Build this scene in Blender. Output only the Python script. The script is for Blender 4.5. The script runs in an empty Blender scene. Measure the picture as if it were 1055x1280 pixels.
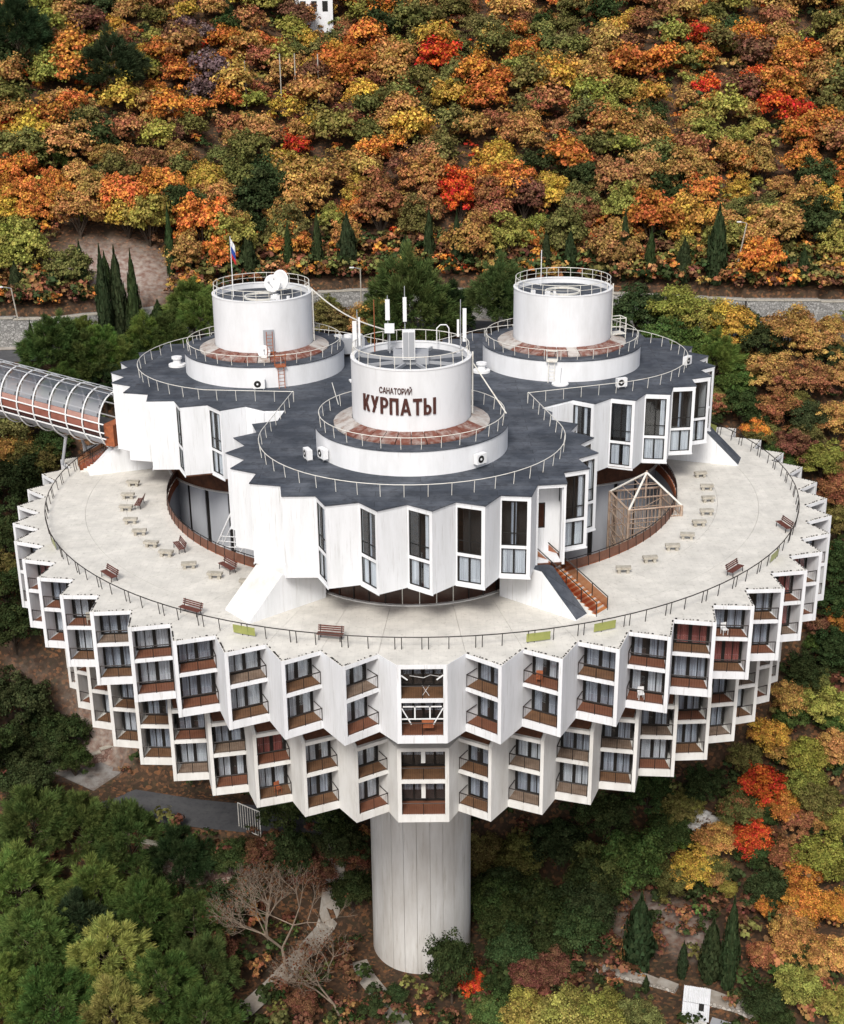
import bpy, math, random
import numpy as np
from mathutils import Matrix, Vector
random.seed(7); rng = np.random.default_rng(7)
R = math.radians; PI = math.pi
sc = bpy.context.scene
# ------------------------------------------------------------------ camera
cd = bpy.data.cameras.new('camera'); cam = bpy.data.objects.new('camera', cd); sc.collection.objects.link(cam)
cd.sensor_fit = 'VERTICAL'; cd.sensor_height = 36; cd.sensor_width = 36; cd.lens = 47.2985
cd.clip_start = 1; cd.clip_end = 9000
CAM = Vector((0.406, -121.958, 44.085))
pitch, yaw, roll = 0.36709, -0.00338, -0.01048
fwd = Vector((math.sin(yaw)*math.cos(pitch), math.cos(yaw)*math.cos(pitch), -math.sin(pitch)))
rgt = Vector((math.cos(yaw), -math.sin(yaw), 0)); upv = rgt.cross(fwd)
cr, sr = math.cos(roll), math.sin(roll)
# photo x right / y down rotated by roll
r2 = rgt*cr + upv*sr; u2 = upv*cr - rgt*sr
r2, u2 = (rgt*cr + upv*sr), (upv*cr - rgt*sr)
cam.matrix_world = Matrix(((r2.x, u2.x, -fwd.x, CAM.x), (r2.y, u2.y, -fwd.y, CAM.y), (r2.z, u2.z, -fwd.z, CAM.z), (0, 0, 0, 1)))
sc.camera = cam
# ------------------------------------------------------------------ world, sun, exposure
SUN_EL, SUN_AZ = 46, 192        # azimuth clockwise from +Y
w = bpy.data.worlds.new("World"); sc.world = w; w.use_nodes = True
wn = w.node_tree.nodes; wl = w.node_tree.links; wn.clear()
sky = wn.new('ShaderNodeTexSky'); sky.sky_type = 'NISHITA'; sky.sun_disc = False
sky.sun_elevation = R(SUN_EL); sky.sun_rotation = R(SUN_AZ); sky.air_density = 1.0; sky.dust_density = 3.0; sky.ozone_density = 1.0
hs = wn.new('ShaderNodeHueSaturation'); hs.inputs['Saturation'].default_value = 0.55
bg = wn.new('ShaderNodeBackground'); bg.inputs[1].default_value = 0.11
wo = wn.new('ShaderNodeOutputWorld')
wl.new(sky.outputs[0], hs.inputs['Color']); wl.new(hs.outputs[0], bg.inputs[0]); wl.new(bg.outputs[0], wo.inputs[0])
sd = bpy.data.lights.new('sun', 'SUN'); sd.energy = 1.9; sd.angle = R(16); sd.color = (1, 0.96, 0.9)
so = bpy.data.objects.new('sun', sd); sc.collection.objects.link(so)
sdir = Vector((math.sin(R(SUN_AZ))*math.cos(R(SUN_EL)), math.cos(R(SUN_AZ))*math.cos(R(SUN_EL)), math.sin(R(SUN_EL))))
so.rotation_euler = sdir.to_track_quat('Z', 'Y').to_euler()
sc.view_settings.view_transform = 'Standard'; sc.view_settings.look = 'None'
sc.view_settings.exposure = 0.50; sc.view_settings.gamma = 1.0; sc.view_settings.use_curve_mapping = False
sc.render.resolution_x = 844; sc.render.resolution_y = 1024
try:
    sc.cycles.max_bounces = 6; sc.cycles.transparent_max_bounces = 6; sc.cycles.diffuse_bounces = 3
except Exception: pass

# ------------------------------------------------------------------ ground shape
#GROUND-BEGIN
WX = [-400, -110, -60, -50, -43, -18, -8, 0, 10, 28, 46, 60, 110, 400]
WY = [20, 43, 56, 57, 60, 71, 73, 72.5, 70.5, 67, 61.5, 61, 55, 38]
def yw(x): return np.interp(x, WX, WY)
FLAT = []   # (polyline [(x,y,z)..], halfwidth, blend)
def ground_base(x, y):
    x = np.asarray(x, float); y = np.asarray(y, float)
    wy = yw(x)
    L = -54.6 + 0.16*np.maximum(0, np.abs(x)-8)
    L = np.maximum(L, -54.6); L = np.minimum(L, -20)
    y0 = 9 - 0.22*np.minimum(np.abs(x), 60)
    t = np.clip((y-y0)/(wy-9.5-y0), 0, 1)
    z = L*(1-t) + 1.6*np.sin(t*PI)*np.sin(x*0.11+y*0.07)
    front = np.minimum(y+16, 0)
    z = np.where(y < y0, L + 0.42*np.maximum(front, -120) + 0.05*np.maximum(front+120, -2000)*0.2, z)
    up = np.maximum(y-wy, 0)
    zu = 3.9 + 0.5*np.minimum(up, 230) + 1.4*np.sin(x*0.06+1)*np.sin(up*0.05) + 0.8*np.sin(x*0.17+up*0.11)*np.minimum(up/20, 1)
    z = np.where(y > wy+1.5, zu, z)
    return z
def seg_dist(x, y, pl):
    best = np.full(np.shape(x), 1e9); bz = np.zeros(np.shape(x))
    for (a, b) in zip(pl[:-1], pl[1:]):
        dx, dy = b[0]-a[0], b[1]-a[1]
        t = np.clip(((x-a[0])*dx+(y-a[1])*dy)/(dx*dx+dy*dy), 0, 1)
        d = np.hypot(x-a[0]-t*dx, y-a[1]-t*dy)
        z = a[2]+t*(b[2]-a[2])
        m = d < best; best = np.where(m, d, best); bz = np.where(m, z, bz)
    return best, bz
def ground(x, y):
    x = np.asarray(x, float); y = np.asarray(y, float)
    z = ground_base(x, y)
    for pl, hw, bl in FLAT:
        d, pz = seg_dist(x, y, pl)
        k = np.clip((d-hw)/bl, 0, 1); k = k*k*(3-2*k)
        z = np.where(d < hw+bl, pz*(1-k)+z*k, z)
    return z
FLAT.append(([(-75, 22, -38.5), (-50, 15, -40.5), (-38, 10.5, -41.6), (-27, 8.5, -42.4), (-16, 7.5, -43.2), (-9, 8, -44)], 3.2, 3.5))   # service road behind the column
FLAT.append(([(-44, 17.5, -40.7), (-39, 14.5, -41.2)], 3.2, 2.5))
#GROUND-END

# ------------------------------------------------------------------ helpers
def link(o): sc.collection.objects.link(o); return o
def tag(o, label=None, cat=None, group=None, kind=None):
    if label: o['label'] = label
    if cat: o['category'] = cat
    if group: o['group'] = group
    if kind: o['kind'] = kind
    return o
def empty(name, loc=(0, 0, 0), rz=0, label=None, cat=None, group=None, parent=None):
    o = bpy.data.objects.new(name, None); o.empty_display_size = 0.3; link(o); o.location = loc; o.rotation_euler = (0, 0, rz)
    if parent: o.parent = parent
    return tag(o, label, cat, group)
def inst(name, me, parent=None, loc=(0, 0, 0), rz=0, scale=None):
    o = bpy.data.objects.new(name, me); link(o); o.location = loc; o.rotation_euler = (0, 0, rz)
    if scale: o.scale = scale
    if parent: o.parent = parent
    return o
class MB:
    def __init__(s): s.v = []; s.f = []; s.m = []
    def add(s, vs, fs, mi=0):
        n = len(s.v); s.v += [tuple(v) for v in vs]; s.f += [tuple(i+n for i in f) for f in fs]; s.m += [mi]*len(fs); return s
    def box(s, x0, x1, y0, y1, z0, z1, mi=0):
        vs = [(x0,y0,z0),(x1,y0,z0),(x1,y1,z0),(x0,y1,z0),(x0,y0,z1),(x1,y0,z1),(x1,y1,z1),(x0,y1,z1)]
        return s.add(vs, [(3,2,1,0),(4,5,6,7),(0,1,5,4),(1,2,6,5),(2,3,7,6),(3,0,4,7)], mi)
    def obox(s, a, b, wd, z0, z1, mi=0):      # box along 2D line a-b with width
        d = Vector((b[0]-a[0], b[1]-a[1])); d.normalize(); n = Vector((-d.y, d.x))*wd/2
        p = [(a[0]+n.x, a[1]+n.y), (a[0]-n.x, a[1]-n.y), (b[0]-n.x, b[1]-n.y), (b[0]+n.x, b[1]+n.y)]
        return s.prism(p, z0, z1, mi)
    def prism(s, poly, z0, z1, mi=0, mtop=None):
        n = len(poly); A = sum(poly[i][0]*poly[(i+1)%n][1]-poly[(i+1)%n][0]*poly[i][1] for i in range(n))
        if A < 0: poly = poly[::-1]
        vs = [(p[0], p[1], z0) for p in poly]+[(p[0], p[1], z1) for p in poly]
        s.add(vs, [tuple(range(n-1, -1, -1))]+[(i, (i+1) % n, n+(i+1) % n, n+i) for i in range(n)], mi)
        k = len(s.v)-2*n; s.f.append(tuple(k+n+i for i in range(n))); s.m.append(mi if mtop is None else mtop)
        return s
    def tube(s, a, b, r, n=6, mi=0, r2=None, cap=True):
        a = Vector(a); b = Vector(b); d = (b-a)
        if d.length < 1e-6: return s
        d.normalize(); q = Vector((0, 0, 1)) if abs(d.z) < .9 else Vector((1, 0, 0))
        u = d.cross(q).normalized(); v = d.cross(u)
        r2 = r if r2 is None else r2; vs = []
        for c, rr in ((a, r), (b, r2)):
            for i in range(n):
                t = 2*PI*i/n; vs.append(c+(u*math.cos(t)+v*math.sin(t))*rr)
        fs = [(i, n+i, n+(i+1) % n, (i+1) % n) for i in range(n)]
        if cap: fs += [tuple(range(n)), tuple(range(2*n-1, n-1, -1))]
        return s.add(vs, fs, mi)
    def path(s, pts, r, n=6, mi=0, closed=False):
        P = list(pts)
        if closed: P.append(P[0])
        for a, b in zip(P[:-1], P[1:]): s.tube(a, b, r, n, mi)
        return s
    def ring(s, c, r0, r1, z0, z1, n=64, mi=0, mtop=None, mins=None, a0=0, a1=2*PI):   # hollow cylinder wall r0<r1
        full = abs(a1-a0-2*PI) < 1e-6; N = n if full else n+1
        vs = []
        for i in range(N):
            t = a0+(a1-a0)*i/n; ca, sa = math.cos(t), math.sin(t)
            vs += [(c[0]+r0*ca, c[1]+r0*sa, z0), (c[0]+r1*ca, c[1]+r1*sa, z0), (c[0]+r1*ca, c[1]+r1*sa, z1), (c[0]+r0*ca, c[1]+r0*sa, z1)]
        k = len(s.v); s.v += vs
        for i in range(n):
            A = k+4*i; B = k+4*((i+1) % N)
            s.f += [(A+1, B+1, B+2, A+2), (A+2, B+2, B+3, A+3), (A+3, B+3, B, A), (A, B, B+1, A+1)]
            s.m += [mi, mi if mtop is None else mtop, mi if mins is None else mins, mi]
        if not full:
            e = k+4*(N-1); s.f += [(k, k+1, k+2, k+3), (e+3, e+2, e+1, e)]; s.m += [mi, mi]
        return s
    def cyl(s, c, r, z0, z1, n=32, mi=0, mtop=None):
        return s.prism([(c[0]+r*math.cos(2*PI*i/n), c[1]+r*math.sin(2*PI*i/n)) for i in range(n)], z0, z1, mi, mtop)
    def mirror(s):
        s.v = [(-x, y, z) for x, y, z in s.v]; s.f = [f[::-1] for f in s.f]; return s
    def mesh(s, name, mats, smooth=False):
        me = bpy.data.meshes.new(name); me.from_pydata(s.v, [], s.f)
        for m in mats: me.materials.append(m)
        if len(mats) > 1: me.polygons.foreach_set('material_index', s.m)
        if smooth: me.polygons.foreach_set('use_smooth', [True]*len(me.polygons))
        me.update(); return me
    def build(s, name, mats, parent=None, loc=(0, 0, 0), rz=0, smooth=False):
        if not isinstance(mats, (list, tuple)): mats = [mats]
        return inst(name, s.mesh(name, mats, smooth), parent, loc, rz)

# ------------------------------------------------------------------ materials
def mat(name, col, rough=.8, noise=None, bump=0, metal=0, spec=.3):
    m = bpy.data.materials.new(name); m.use_nodes = True; nt = m.node_tree; b = nt.nodes['Principled BSDF']
    b.inputs['Roughness'].default_value = rough; b.inputs['Metallic'].default_value = metal
    b.inputs['Specular IOR Level'].default_value = spec
    b.inputs['Base Color'].default_value = (*col, 1)
    if noise:
        col2, scale, lo, hi = noise[:4]; stretch = noise[4] if len(noise) > 4 else (1, 1, 1)
        tc = nt.nodes.new('ShaderNodeTexCoord'); mp = nt.nodes.new('ShaderNodeMapping'); mp.inputs['Scale'].default_value = stretch
        geo = nt.nodes.new('ShaderNodeNewGeometry')
        nt.links.new(geo.outputs['Position'], mp.inputs['Vector'])
        n = nt.nodes.new('ShaderNodeTexNoise'); n.inputs['Scale'].default_value = scale; n.inputs['Detail'].default_value = 6; n.inputs['Roughness'].default_value = .65
        nt.links.new(mp.outputs[0], n.inputs['Vector'])
        cr = nt.nodes.new('ShaderNodeValToRGB'); cr.color_ramp.elements[0].position = lo; cr.color_ramp.elements[1].position = hi
        cr.color_ramp.elements[0].color = (*col, 1); cr.color_ramp.elements[1].color = (*col2, 1)
        nt.links.new(n.outputs['Fac'], cr.inputs['Fac']); last = cr.outputs['Color']
        if len(noise) > 5:      # second layer: (col3, scale3, lo3, hi3, stretch3)
            c3, s3, l3, h3, st3 = noise[5]
            mp3 = nt.nodes.new('ShaderNodeMapping'); mp3.inputs['Scale'].default_value = st3; nt.links.new(geo.outputs['Position'], mp3.inputs['Vector'])
            n3 = nt.nodes.new('ShaderNodeTexNoise'); n3.inputs['Scale'].default_value = s3; n3.inputs['Detail'].default_value = 8; n3.inputs['Roughness'].default_value = .7
            nt.links.new(mp3.outputs[0], n3.inputs['Vector'])
            mr = nt.nodes.new('ShaderNodeMapRange'); mr.inputs['From Min'].default_value = l3; mr.inputs['From Max'].default_value = h3
            nt.links.new(n3.outputs['Fac'], mr.inputs['Value'])
            mx = nt.nodes.new('ShaderNodeMix'); mx.data_type = 'RGBA'; nt.links.new(mr.outputs[0], mx.inputs['Factor'])
            nt.links.new(last, mx.inputs['A']); mx.inputs['B'].default_value = (*c3, 1); last = mx.outputs['Result']
        nt.links.new(last, b.inputs['Base Color'])
        if bump:
            bp = nt.nodes.new('ShaderNodeBump'); bp.inputs['Strength'].default_value = bump; bp.inputs['Distance'].default_value = .05
            nt.links.new(n.outputs['Fac'], bp.inputs['Height']); nt.links.new(bp.outputs[0], b.inputs['Normal'])
    return m
M = {}
M['plaster'] = mat('white_plaster', (.78, .79, .81), .75, ((.60, .61, .61), .8, .42, .9, (1, 1, .2), ((.36, .34, .31), 3.0, .56, .82, (2.2, 2.2, .10))), .1)
M['plaster2'] = mat('aged_plaster', (.74, .735, .71), .8, ((.52, .50, .46), .7, .4, .85, (1, 1, .3), ((.33, .30, .26), 2.0, .58, .85, (1.5, 1.5, .12))), .1)
M['drum'] = mat('drum_paint', (.78, .785, .80), .7, ((.60, .60, .60), .5, .42, .85, (1, 1, .3), ((.42, .37, .32), 3.0, .62, .85, (2, 2, .1))), .08)
M['terrace'] = mat('terrace_concrete', (.70, .67, .61), .85, ((.53, .51, .465), .45, .35, .7, (1, 1, 1), ((.26, .235, .20), 2.6, .56, .82, (1, 1, 1))), .25)
M['membrane'] = mat('roof_membrane', (.052, .061, .078), .7, ((.135, .146, .168), .30, .42, .72, (1, 1, 1), ((.022, .025, .032), 1.6, .5, .75, (1, 1, 1))), .3)
M['soffit'] = mat('brown_soffit', (.15, .060, .030), .6, ((.05, .022, .014), 1.5, .3, .7))
M['brownglass'] = mat('brown_glass', (.055, .022, .013), .15, ((.03, .013, .01), 1, .3, .7), 0, 0, .6)
M['grey_panel'] = mat('grey_panel', (.50, .52, .56), .6, ((.38, .40, .44), .8, .3, .8, (1, 1, .2)))
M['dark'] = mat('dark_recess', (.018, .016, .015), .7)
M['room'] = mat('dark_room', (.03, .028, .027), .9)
M['frame'] = mat('black_frame', (.015, .014, .013), .45)
M['rail_black'] = mat('dark_rail_paint', (.018, .013, .011), .45)
M['rail_white'] = mat('white_rail_paint', (.72, .70, .64), .5, ((.45, .33, .22), 2.5, .55, .8))
M['rust'] = mat('rusty_orange', (.42, .13, .05), .8, ((.22, .07, .035), 3, .3, .7))
M['tile_rust'] = mat('balcony_tile_rust', (.20, .085, .050), .65, ((.17, .065, .035), 1.6, .3, .75))
M['tile_brown'] = mat('balcony_tile_brown', (.20, .105, .055), .65, ((.12, .065, .035), 1.6, .3, .75))
M['tile_grey'] = mat('balcony_tile_grey', (.27, .20, .15), .7, ((.15, .10, .07), 2, .3, .75))
M['skylight'] = mat('rusted_skylight', (.17, .06, .04), .6, ((.36, .30, .27), 1.3, .45, .7))
M['skylight_pale'] = mat('pale_skylight', (.48, .45, .42), .5, ((.25, .17, .13), 1.3, .45, .7))
M['wood'] = mat('bench_wood', (.16, .055, .04), .6, ((.09, .03, .022), 5, .3, .7))
M['block'] = mat('concrete_block', (.47, .44, .38), .9, ((.27, .24, .19), 3, .35, .75), .3)
M['concrete'] = mat('column_concrete', (.70, .685, .66), .85, ((.47, .44, .40), .35, .35, .75, (1.6, 1.6, .25), ((.30, .25, .19), 1.1, .55, .85, (2.2, 2.2, .15))), .25)
M['concrete2'] = mat('column_concrete_pale', (.64, .65, .67), .85, ((.55, .54, .52), .35, .35, .8, (1.6, 1.6, .25)), .2)
M['concrete3'] = mat('column_concrete_stained', (.60, .54, .46), .85, ((.38, .32, .25), .45, .3, .7, (1.2, 1.2, .5), ((.24, .20, .15), 1.3, .5, .8, (2.2, 2.2, .2))), .25)
M['concrete4'] = mat('column_concrete_tan', (.66, .62, .56), .85, ((.36, .33, .29), .4, .3, .7, (1.2, 1.2, .4), ((.26, .22, .17), 1.6, .52, .8, (2.2, 2.2, .3))), .25)
M['white'] = mat('white_metal', (.78, .78, .78), .5)
M['grey'] = mat('grey_metal', (.35, .36, .38), .5)
M['sign'] = mat('sign_letters', (.075, .028, .022), .5)
M['yellow'] = mat('yellow_glass', (.33, .34, .11), .35, ((.24, .27, .08), 1.5, .3, .7))
M['orange_panel'] = mat('orange_panel', (.50, .19, .05), .45, ((.34, .12, .04), 1.5, .3, .7))
M['mesh_brown'] = mat('brown_rail_panel', (.12, .05, .03), .6, ((.19, .09, .06), 2, .3, .7))
M['asphalt'] = mat('asphalt', (.075, .075, .08), .9, ((.12, .12, .12), .4, .35, .8, (1, 1, 1), ((.045, .045, .05), 2, .5, .8, (1, 1, 1))), .1)
M['yard'] = mat('worn_concrete_yard', (.27, .26, .25), .95, ((.15, .12, .10), .6, .4, .65, (1, 1, 1), ((.34, .33, .31), 2.2, .5, .8, (1, 1, 1))), .3)
M['path'] = mat('pale_path', (.40, .37, .33), .95, ((.24, .20, .16), .8, .35, .75), .3)
M['pinkstone'] = mat('pink_stone', (.33, .22, .18), .9, ((.22, .13, .10), 2.5, .35, .7), .4)
M['bark'] = mat('bark', (.10, .075, .055), .95, ((.05, .035, .025), 4, .3, .7))
M['palebark'] = mat('pale_bark', (.30, .24, .18), .9, ((.17, .12, .09), 3, .3, .7))
M['flagw'] = mat('flag_white', (.75, .75, .75)); M['flagb'] = mat('flag_blue', (.03, .08, .35)); M['flagr'] = mat('flag_red', (.5, .03, .03))
def seams(m, w_, h_, off, mortar, dark, tint):
    nt = m.node_tree; b = nt.nodes['Principled BSDF']; src = b.inputs['Base Color'].links[0].from_socket
    g = nt.nodes.new('ShaderNodeNewGeometry'); br = nt.nodes.new('ShaderNodeTexBrick'); br.offset = off; br.inputs['Scale'].default_value = 1; br.inputs['Brick Width'].default_value = w_; br.inputs['Row Height'].default_value = h_
    br.inputs['Mortar Size'].default_value = mortar; br.inputs['Mortar Smooth'].default_value = .3; br.inputs['Color1'].default_value = (1, 1, 1, 1); br.inputs['Color2'].default_value = (tint, tint, tint, 1); br.inputs['Mortar'].default_value = (dark, dark, dark, 1)
    nt.links.new(g.outputs['Position'], br.inputs['Vector']); mx = nt.nodes.new('ShaderNodeMix'); mx.data_type = 'RGBA'; mx.blend_type = 'MULTIPLY'; mx.inputs['Factor'].default_value = 1
    nt.links.new(src, mx.inputs['A']); nt.links.new(br.outputs['Color'], mx.inputs['B']); nt.links.new(mx.outputs['Result'], b.inputs['Base Color'])
seams(M['membrane'], 9, 1.05, .37, .035, .50, .72)
seams(M['terrace'], .6, .6, 0, .012, .86, .94)
def glassmat(name, col, tr, rough=.03):
    m = bpy.data.materials.new(name); m.use_nodes = True; nt = m.node_tree; nt.nodes.clear()
    o = nt.nodes.new('ShaderNodeOutputMaterial'); mx = nt.nodes.new('ShaderNodeMixShader'); t = nt.nodes.new('ShaderNodeBsdfTransparent'); g = nt.nodes.new('ShaderNodeBsdfGlossy')
    t.inputs[0].default_value = (*col, 1); g.inputs['Roughness'].default_value = rough; g.inputs[0].default_value = (.9, .9, .9, 1)
    mx.inputs[0].default_value = 1-tr
    nt.links.new(t.outputs[0], mx.inputs[1]); nt.links.new(g.outputs[0], mx.inputs[2]); nt.links.new(mx.outputs[0], o.inputs[0]); return m
M['glass'] = glassmat('window_glass', (.93, .95, .96), .93)
M['polycarb'] = glassmat('grey_polycarbonate', (.66, .64, .63), .62, .35)
def curtainmat(name, a, b):
    return mat(name, a, .9, (b, 2.2, .38, .62, (4, 4, .05)))  # vertical dark stripes paint the shading of the folds into the colour
M['curtain'] = curtainmat('sheer_curtain', (.50, .54, .62), (.18, .19, .23))
M['curtain_red'] = curtainmat('red_curtain', (.40, .12, .10), (.2, .05, .05))
M['curtain_pale'] = curtainmat('pale_curtain', (.74, .76, .80), (.42, .43, .47))

# ------------------------------------------------------------------ main building
B = empty('sanatorium_building', (0, 0, 0), 0, 'huge white round sanatorium on a single concrete column with tiers of sawtooth balconies', 'building')
def pol(r, deg):   # deg from the front (-Y), positive to the right
    a = R(deg); return (r*math.sin(a), -r*math.cos(a))
# column -----------------------------------------------------
def column():
    prof = [(-57, 5.35), (-47.5, 5.33), (-39.5, 5.32), (-31.5, 5.36), (-24, 5.5), (-20, 6.2), (-17.6, 8.2), (-16.2, 10)]
    rr = random.Random(2); n = 24
    MB().cyl((-.5, -.4), 5.18, -57, -16.5, 48).build('column_core', M['concrete3'], B)
    for ci, ((z0, ra), (z1, rb)) in enumerate(zip(prof[:-1], prof[1:])):
        m = MB(); g = R(.22); a0, a1 = -R(7.5)+g, R(7.5)-g; vs = []
        for z, r_ in ((z0, ra), (z1, rb)):
            for k in range(5):
                t = a0+(a1-a0)*k/4; vs.append((r_*math.cos(t), r_*math.sin(t), z))
            for k in range(4, -1, -1):
                t = a0+(a1-a0)*k/4; vs.append(((r_-.14)*math.cos(t), (r_-.14)*math.sin(t), z))
        m.add(vs, [(i, (i+1) % 10, 10+(i+1) % 10, 10+i) for i in range(10)]+[tuple(range(9, -1, -1)), tuple(range(10, 20))])
        mes = [m.mesh('concrete_panel', [M[q]]) for q in (('concrete', 'concrete2', 'concrete', 'concrete4') if ci < 3 else ('concrete3', 'concrete3', 'concrete4', 'concrete3'))]
        for k in range(n): inst('concrete_panel', mes[(k*7+k*k*3) % 4], B, (-.5, -.4, 0), R(15*k+3))
column()
# bays ---------------------------------------------------------
def bay_geom(Rt, Rv, off, tip0=8.494, step=6.756):
    """local coordinates with the origin at the valley, x along the opening, y inwards"""
    def pts(k):
        pt = tip0+step*k
        return pol(Rv, pt-off), pol(Rt, pt), pol(Rv, pt+step-off)
    V, T, V2 = [Vector(p) for p in pts(0)]
    d = (T-V); wd = d.length; d.normalize(); n = Vector((-d.y, d.x))
    loc = lambda p: (((p-V).dot(d)), ((p-V).dot(n)))
    Vi = Vector(pol(Rv-5.2, tip0-off)); V2i = Vector(pol(Rv-5.2, tip0+step-off))
    return dict(w=wd, V2=loc(V2), Vi=loc(Vi), V2i=loc(V2i), pts=pts)
def inset_poly(g, e=0.0):
    return [(-0.0, 0.0), (g['w'], 0.0), g['V2'], g['V2i'], g['Vi']]
def bay_meshes(g, zs, mirror, mt, rise=0):
    """zs: [top, u_top, u_bot, l_top, l_bot, bottom] ; returns dict of meshes"""
    top, ut, ub, lt, lb, bot = zs; w = g['w']; D = 1.5
    out = {}
    jt = .26
    # wall thickness direction of the blank wall T->V2
    T = Vector((w, 0)); V2 = Vector(g['V2']); dd = (V2-T).normalized(); nn = Vector((-dd.y, dd.x))*.28
    if nn.dot(Vector((-1, 0))) < 0: nn = -nn
    Tin = T+nn; V2in = V2+nn
    sh = MB()
    q = [tuple(T), tuple(V2), tuple(V2in), tuple(Tin)]; zt = [top, top+rise, top+rise, top]
    sh.add([(x, y, bot) for x, y in q]+[(q[i][0], q[i][1], zt[i]) for i in range(4)], [(3, 2, 1, 0), (4, 5, 6, 7), (0, 1, 5, 4), (1, 2, 6, 5), (2, 3, 7, 6), (3, 0, 4, 7)])   # blank wall
    if rise:
        e = (w+V2in.x-Tin.x-.01, V2in.y)
        sh.add([(0.02, .30, top), (w-.42, .30, top), (e[0], e[1], top+rise-.05), (-.5, e[1], top+rise-.05)], [(0, 1, 2, 3)], 2)
    # slabs: a 3 mm setback keeps them off the wall face
    a = .004
    inner_r = (Tin.x-.002, a)
    rec = [(0, a), (w-.30, a), (V2in.x-.004, V2in.y), (V2in.x-.3, D+1.6), (-.3, D+1.6)]
    sh.prism(rec, ut, top-.004); sh.prism(rec, lt, ub); sh.prism(rec, bot+.004, lb)
    sh.box(-.14, -.004, .03, D+1.6, bot+.004, top-.004)                                # side wall of the recess
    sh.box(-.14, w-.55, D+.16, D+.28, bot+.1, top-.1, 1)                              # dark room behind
    if mirror: sh.mirror()
    out['shell'] = sh.mesh('bay_wall', [mt, M['room'], M['soffit']])
    for key, (za, zb) in dict(u=(ub, ut), l=(lb, lt)).items():
        m = MB()
        m.tube((.03, .05, za+1.02), (w-.32, .05, za+1.02), .05, 4); m.tube((.05, .05, za+1.02), (.05, 1.3, za+1.02), .04, 4); m.tube((.03, .05, za+.12), (w-.32, .05, za+.12), .018, 4)
        for i in range(3):
            x = .05+(w-.40)*i/2; m.tube((x, .05, za), (x, .05, za+1.02), .03, 4)
        for i in range(1, 14):
            x = .05+(w-.40)*i/14; m.tube((x, .05, za+.12), (x, .05, za+1.0), .006, 3, cap=False)
        if mirror: m.mirror()
        out['rail'+key] = m.mesh('balcony_railing', [M['rail_black']])
        fl = MB(); fl.prism([(0.02, .12), (w-.34, .12), (w-.62, D+.1), (.02, D+.1)], za+.004, za+.03)
        if mirror: fl.mirror()
        out['floor'+key] = fl
        gz = MB(); y0 = D; x1 = w-.42
        H = zb-za
        gz.box(.01, x1, y0, y0+.07, za+.03, za+.16); gz.box(.01, x1, y0, y0+.07, zb-.13, zb-.01)
        for xx, ww in ((.01, .22), (x1*.42, .26), (x1*.72, .07), (x1-.16, .16)): gz.box(xx, xx+ww, y0+.002, y0+.068, za+.16, zb-.13)
        if mirror: gz.mirror()
        out['glaz'+key] = gz.mesh('window_frame', [M['frame']])
        gp = MB(); gp.box(.2, x1-.15, y0+.03, y0+.04, za+.16, zb-.13)
        if mirror: gp.mirror()
        out['pane'+key] = gp.mesh('window_pane', [M['glass']])
        for v in range(3):
            c = MB(); spans = [[(.2, x1*.44), (x1*.5, x1*.95)], [(.3, x1*.42), (x1*.52, x1*.92)], [(.2, x1*.30), (x1*.5, x1*.9)]][v]
            for sa, sb in spans:
                N = int((sb-sa)/.05); vs = []
                for i in range(N+1):
                    x = sa+(sb-sa)*i/N; y = y0+.10+.025*math.sin(i*1.9+v)
                    vs += [(x, y, za+.08), (x, y, zb-.14)]
                c.add(vs, [(2*i, 2*i+2, 2*i+3, 2*i+1) for i in range(N)])
            if mirror: c.mirror()
            out['curt'+key+str(v)] = c
        l = MB(); l.box(w-.85, w-.6, .45, .7, zb-.2, zb-.005)
        if mirror: l.mirror()
        out['lamp'+key] = l.mesh('balcony_lamp', [M['white']])
    return out
def edge_mesh(g, mirror):
    """worn metal drip edge: dark brackets and weeds along the rim of each tooth roof"""
    m = MB(); rr = random.Random(5+mirror); w = g['w']; V2 = Vector(g['V2']); T = Vector((w, 0))
    for a, b in ((Vector((0, .10)), Vector((w-.05, .10))), (T+Vector((-.1, .1)), V2+Vector((-.1, 0)))):
        L = (b-a).length; t = 0.05
        while t < L-.1:
            s = rr.choice([.06, .1, .16, .07]); 
            if rr.random() < .8:
                p = a+(b-a)*(t/L); q = a+(b-a)*min(1, (t+s)/L); m.obox(p, q, rr.uniform(.05, .12), .004, rr.uniform(.03, .09))
            t += s+rr.uniform(.05, .22)
    if mirror: m.mirror()
    return m.mesh('roof_edge_flashing', [M['dark']])
UP = bay_geom(38.0, 35.8, 3.45); LO = bay_geom(34.75, 33.0, 3.8)
ZU = [0.0, -.33, -2.72, -3.02, -5.72, -6.35]; ZL = [-8.55, -8.85, -11.3, -11.62, -14.4, -15.05]
TILES = ['tile_rust', 'tile_brown', 'tile_grey', 'tile_brown', 'tile_rust']
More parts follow.
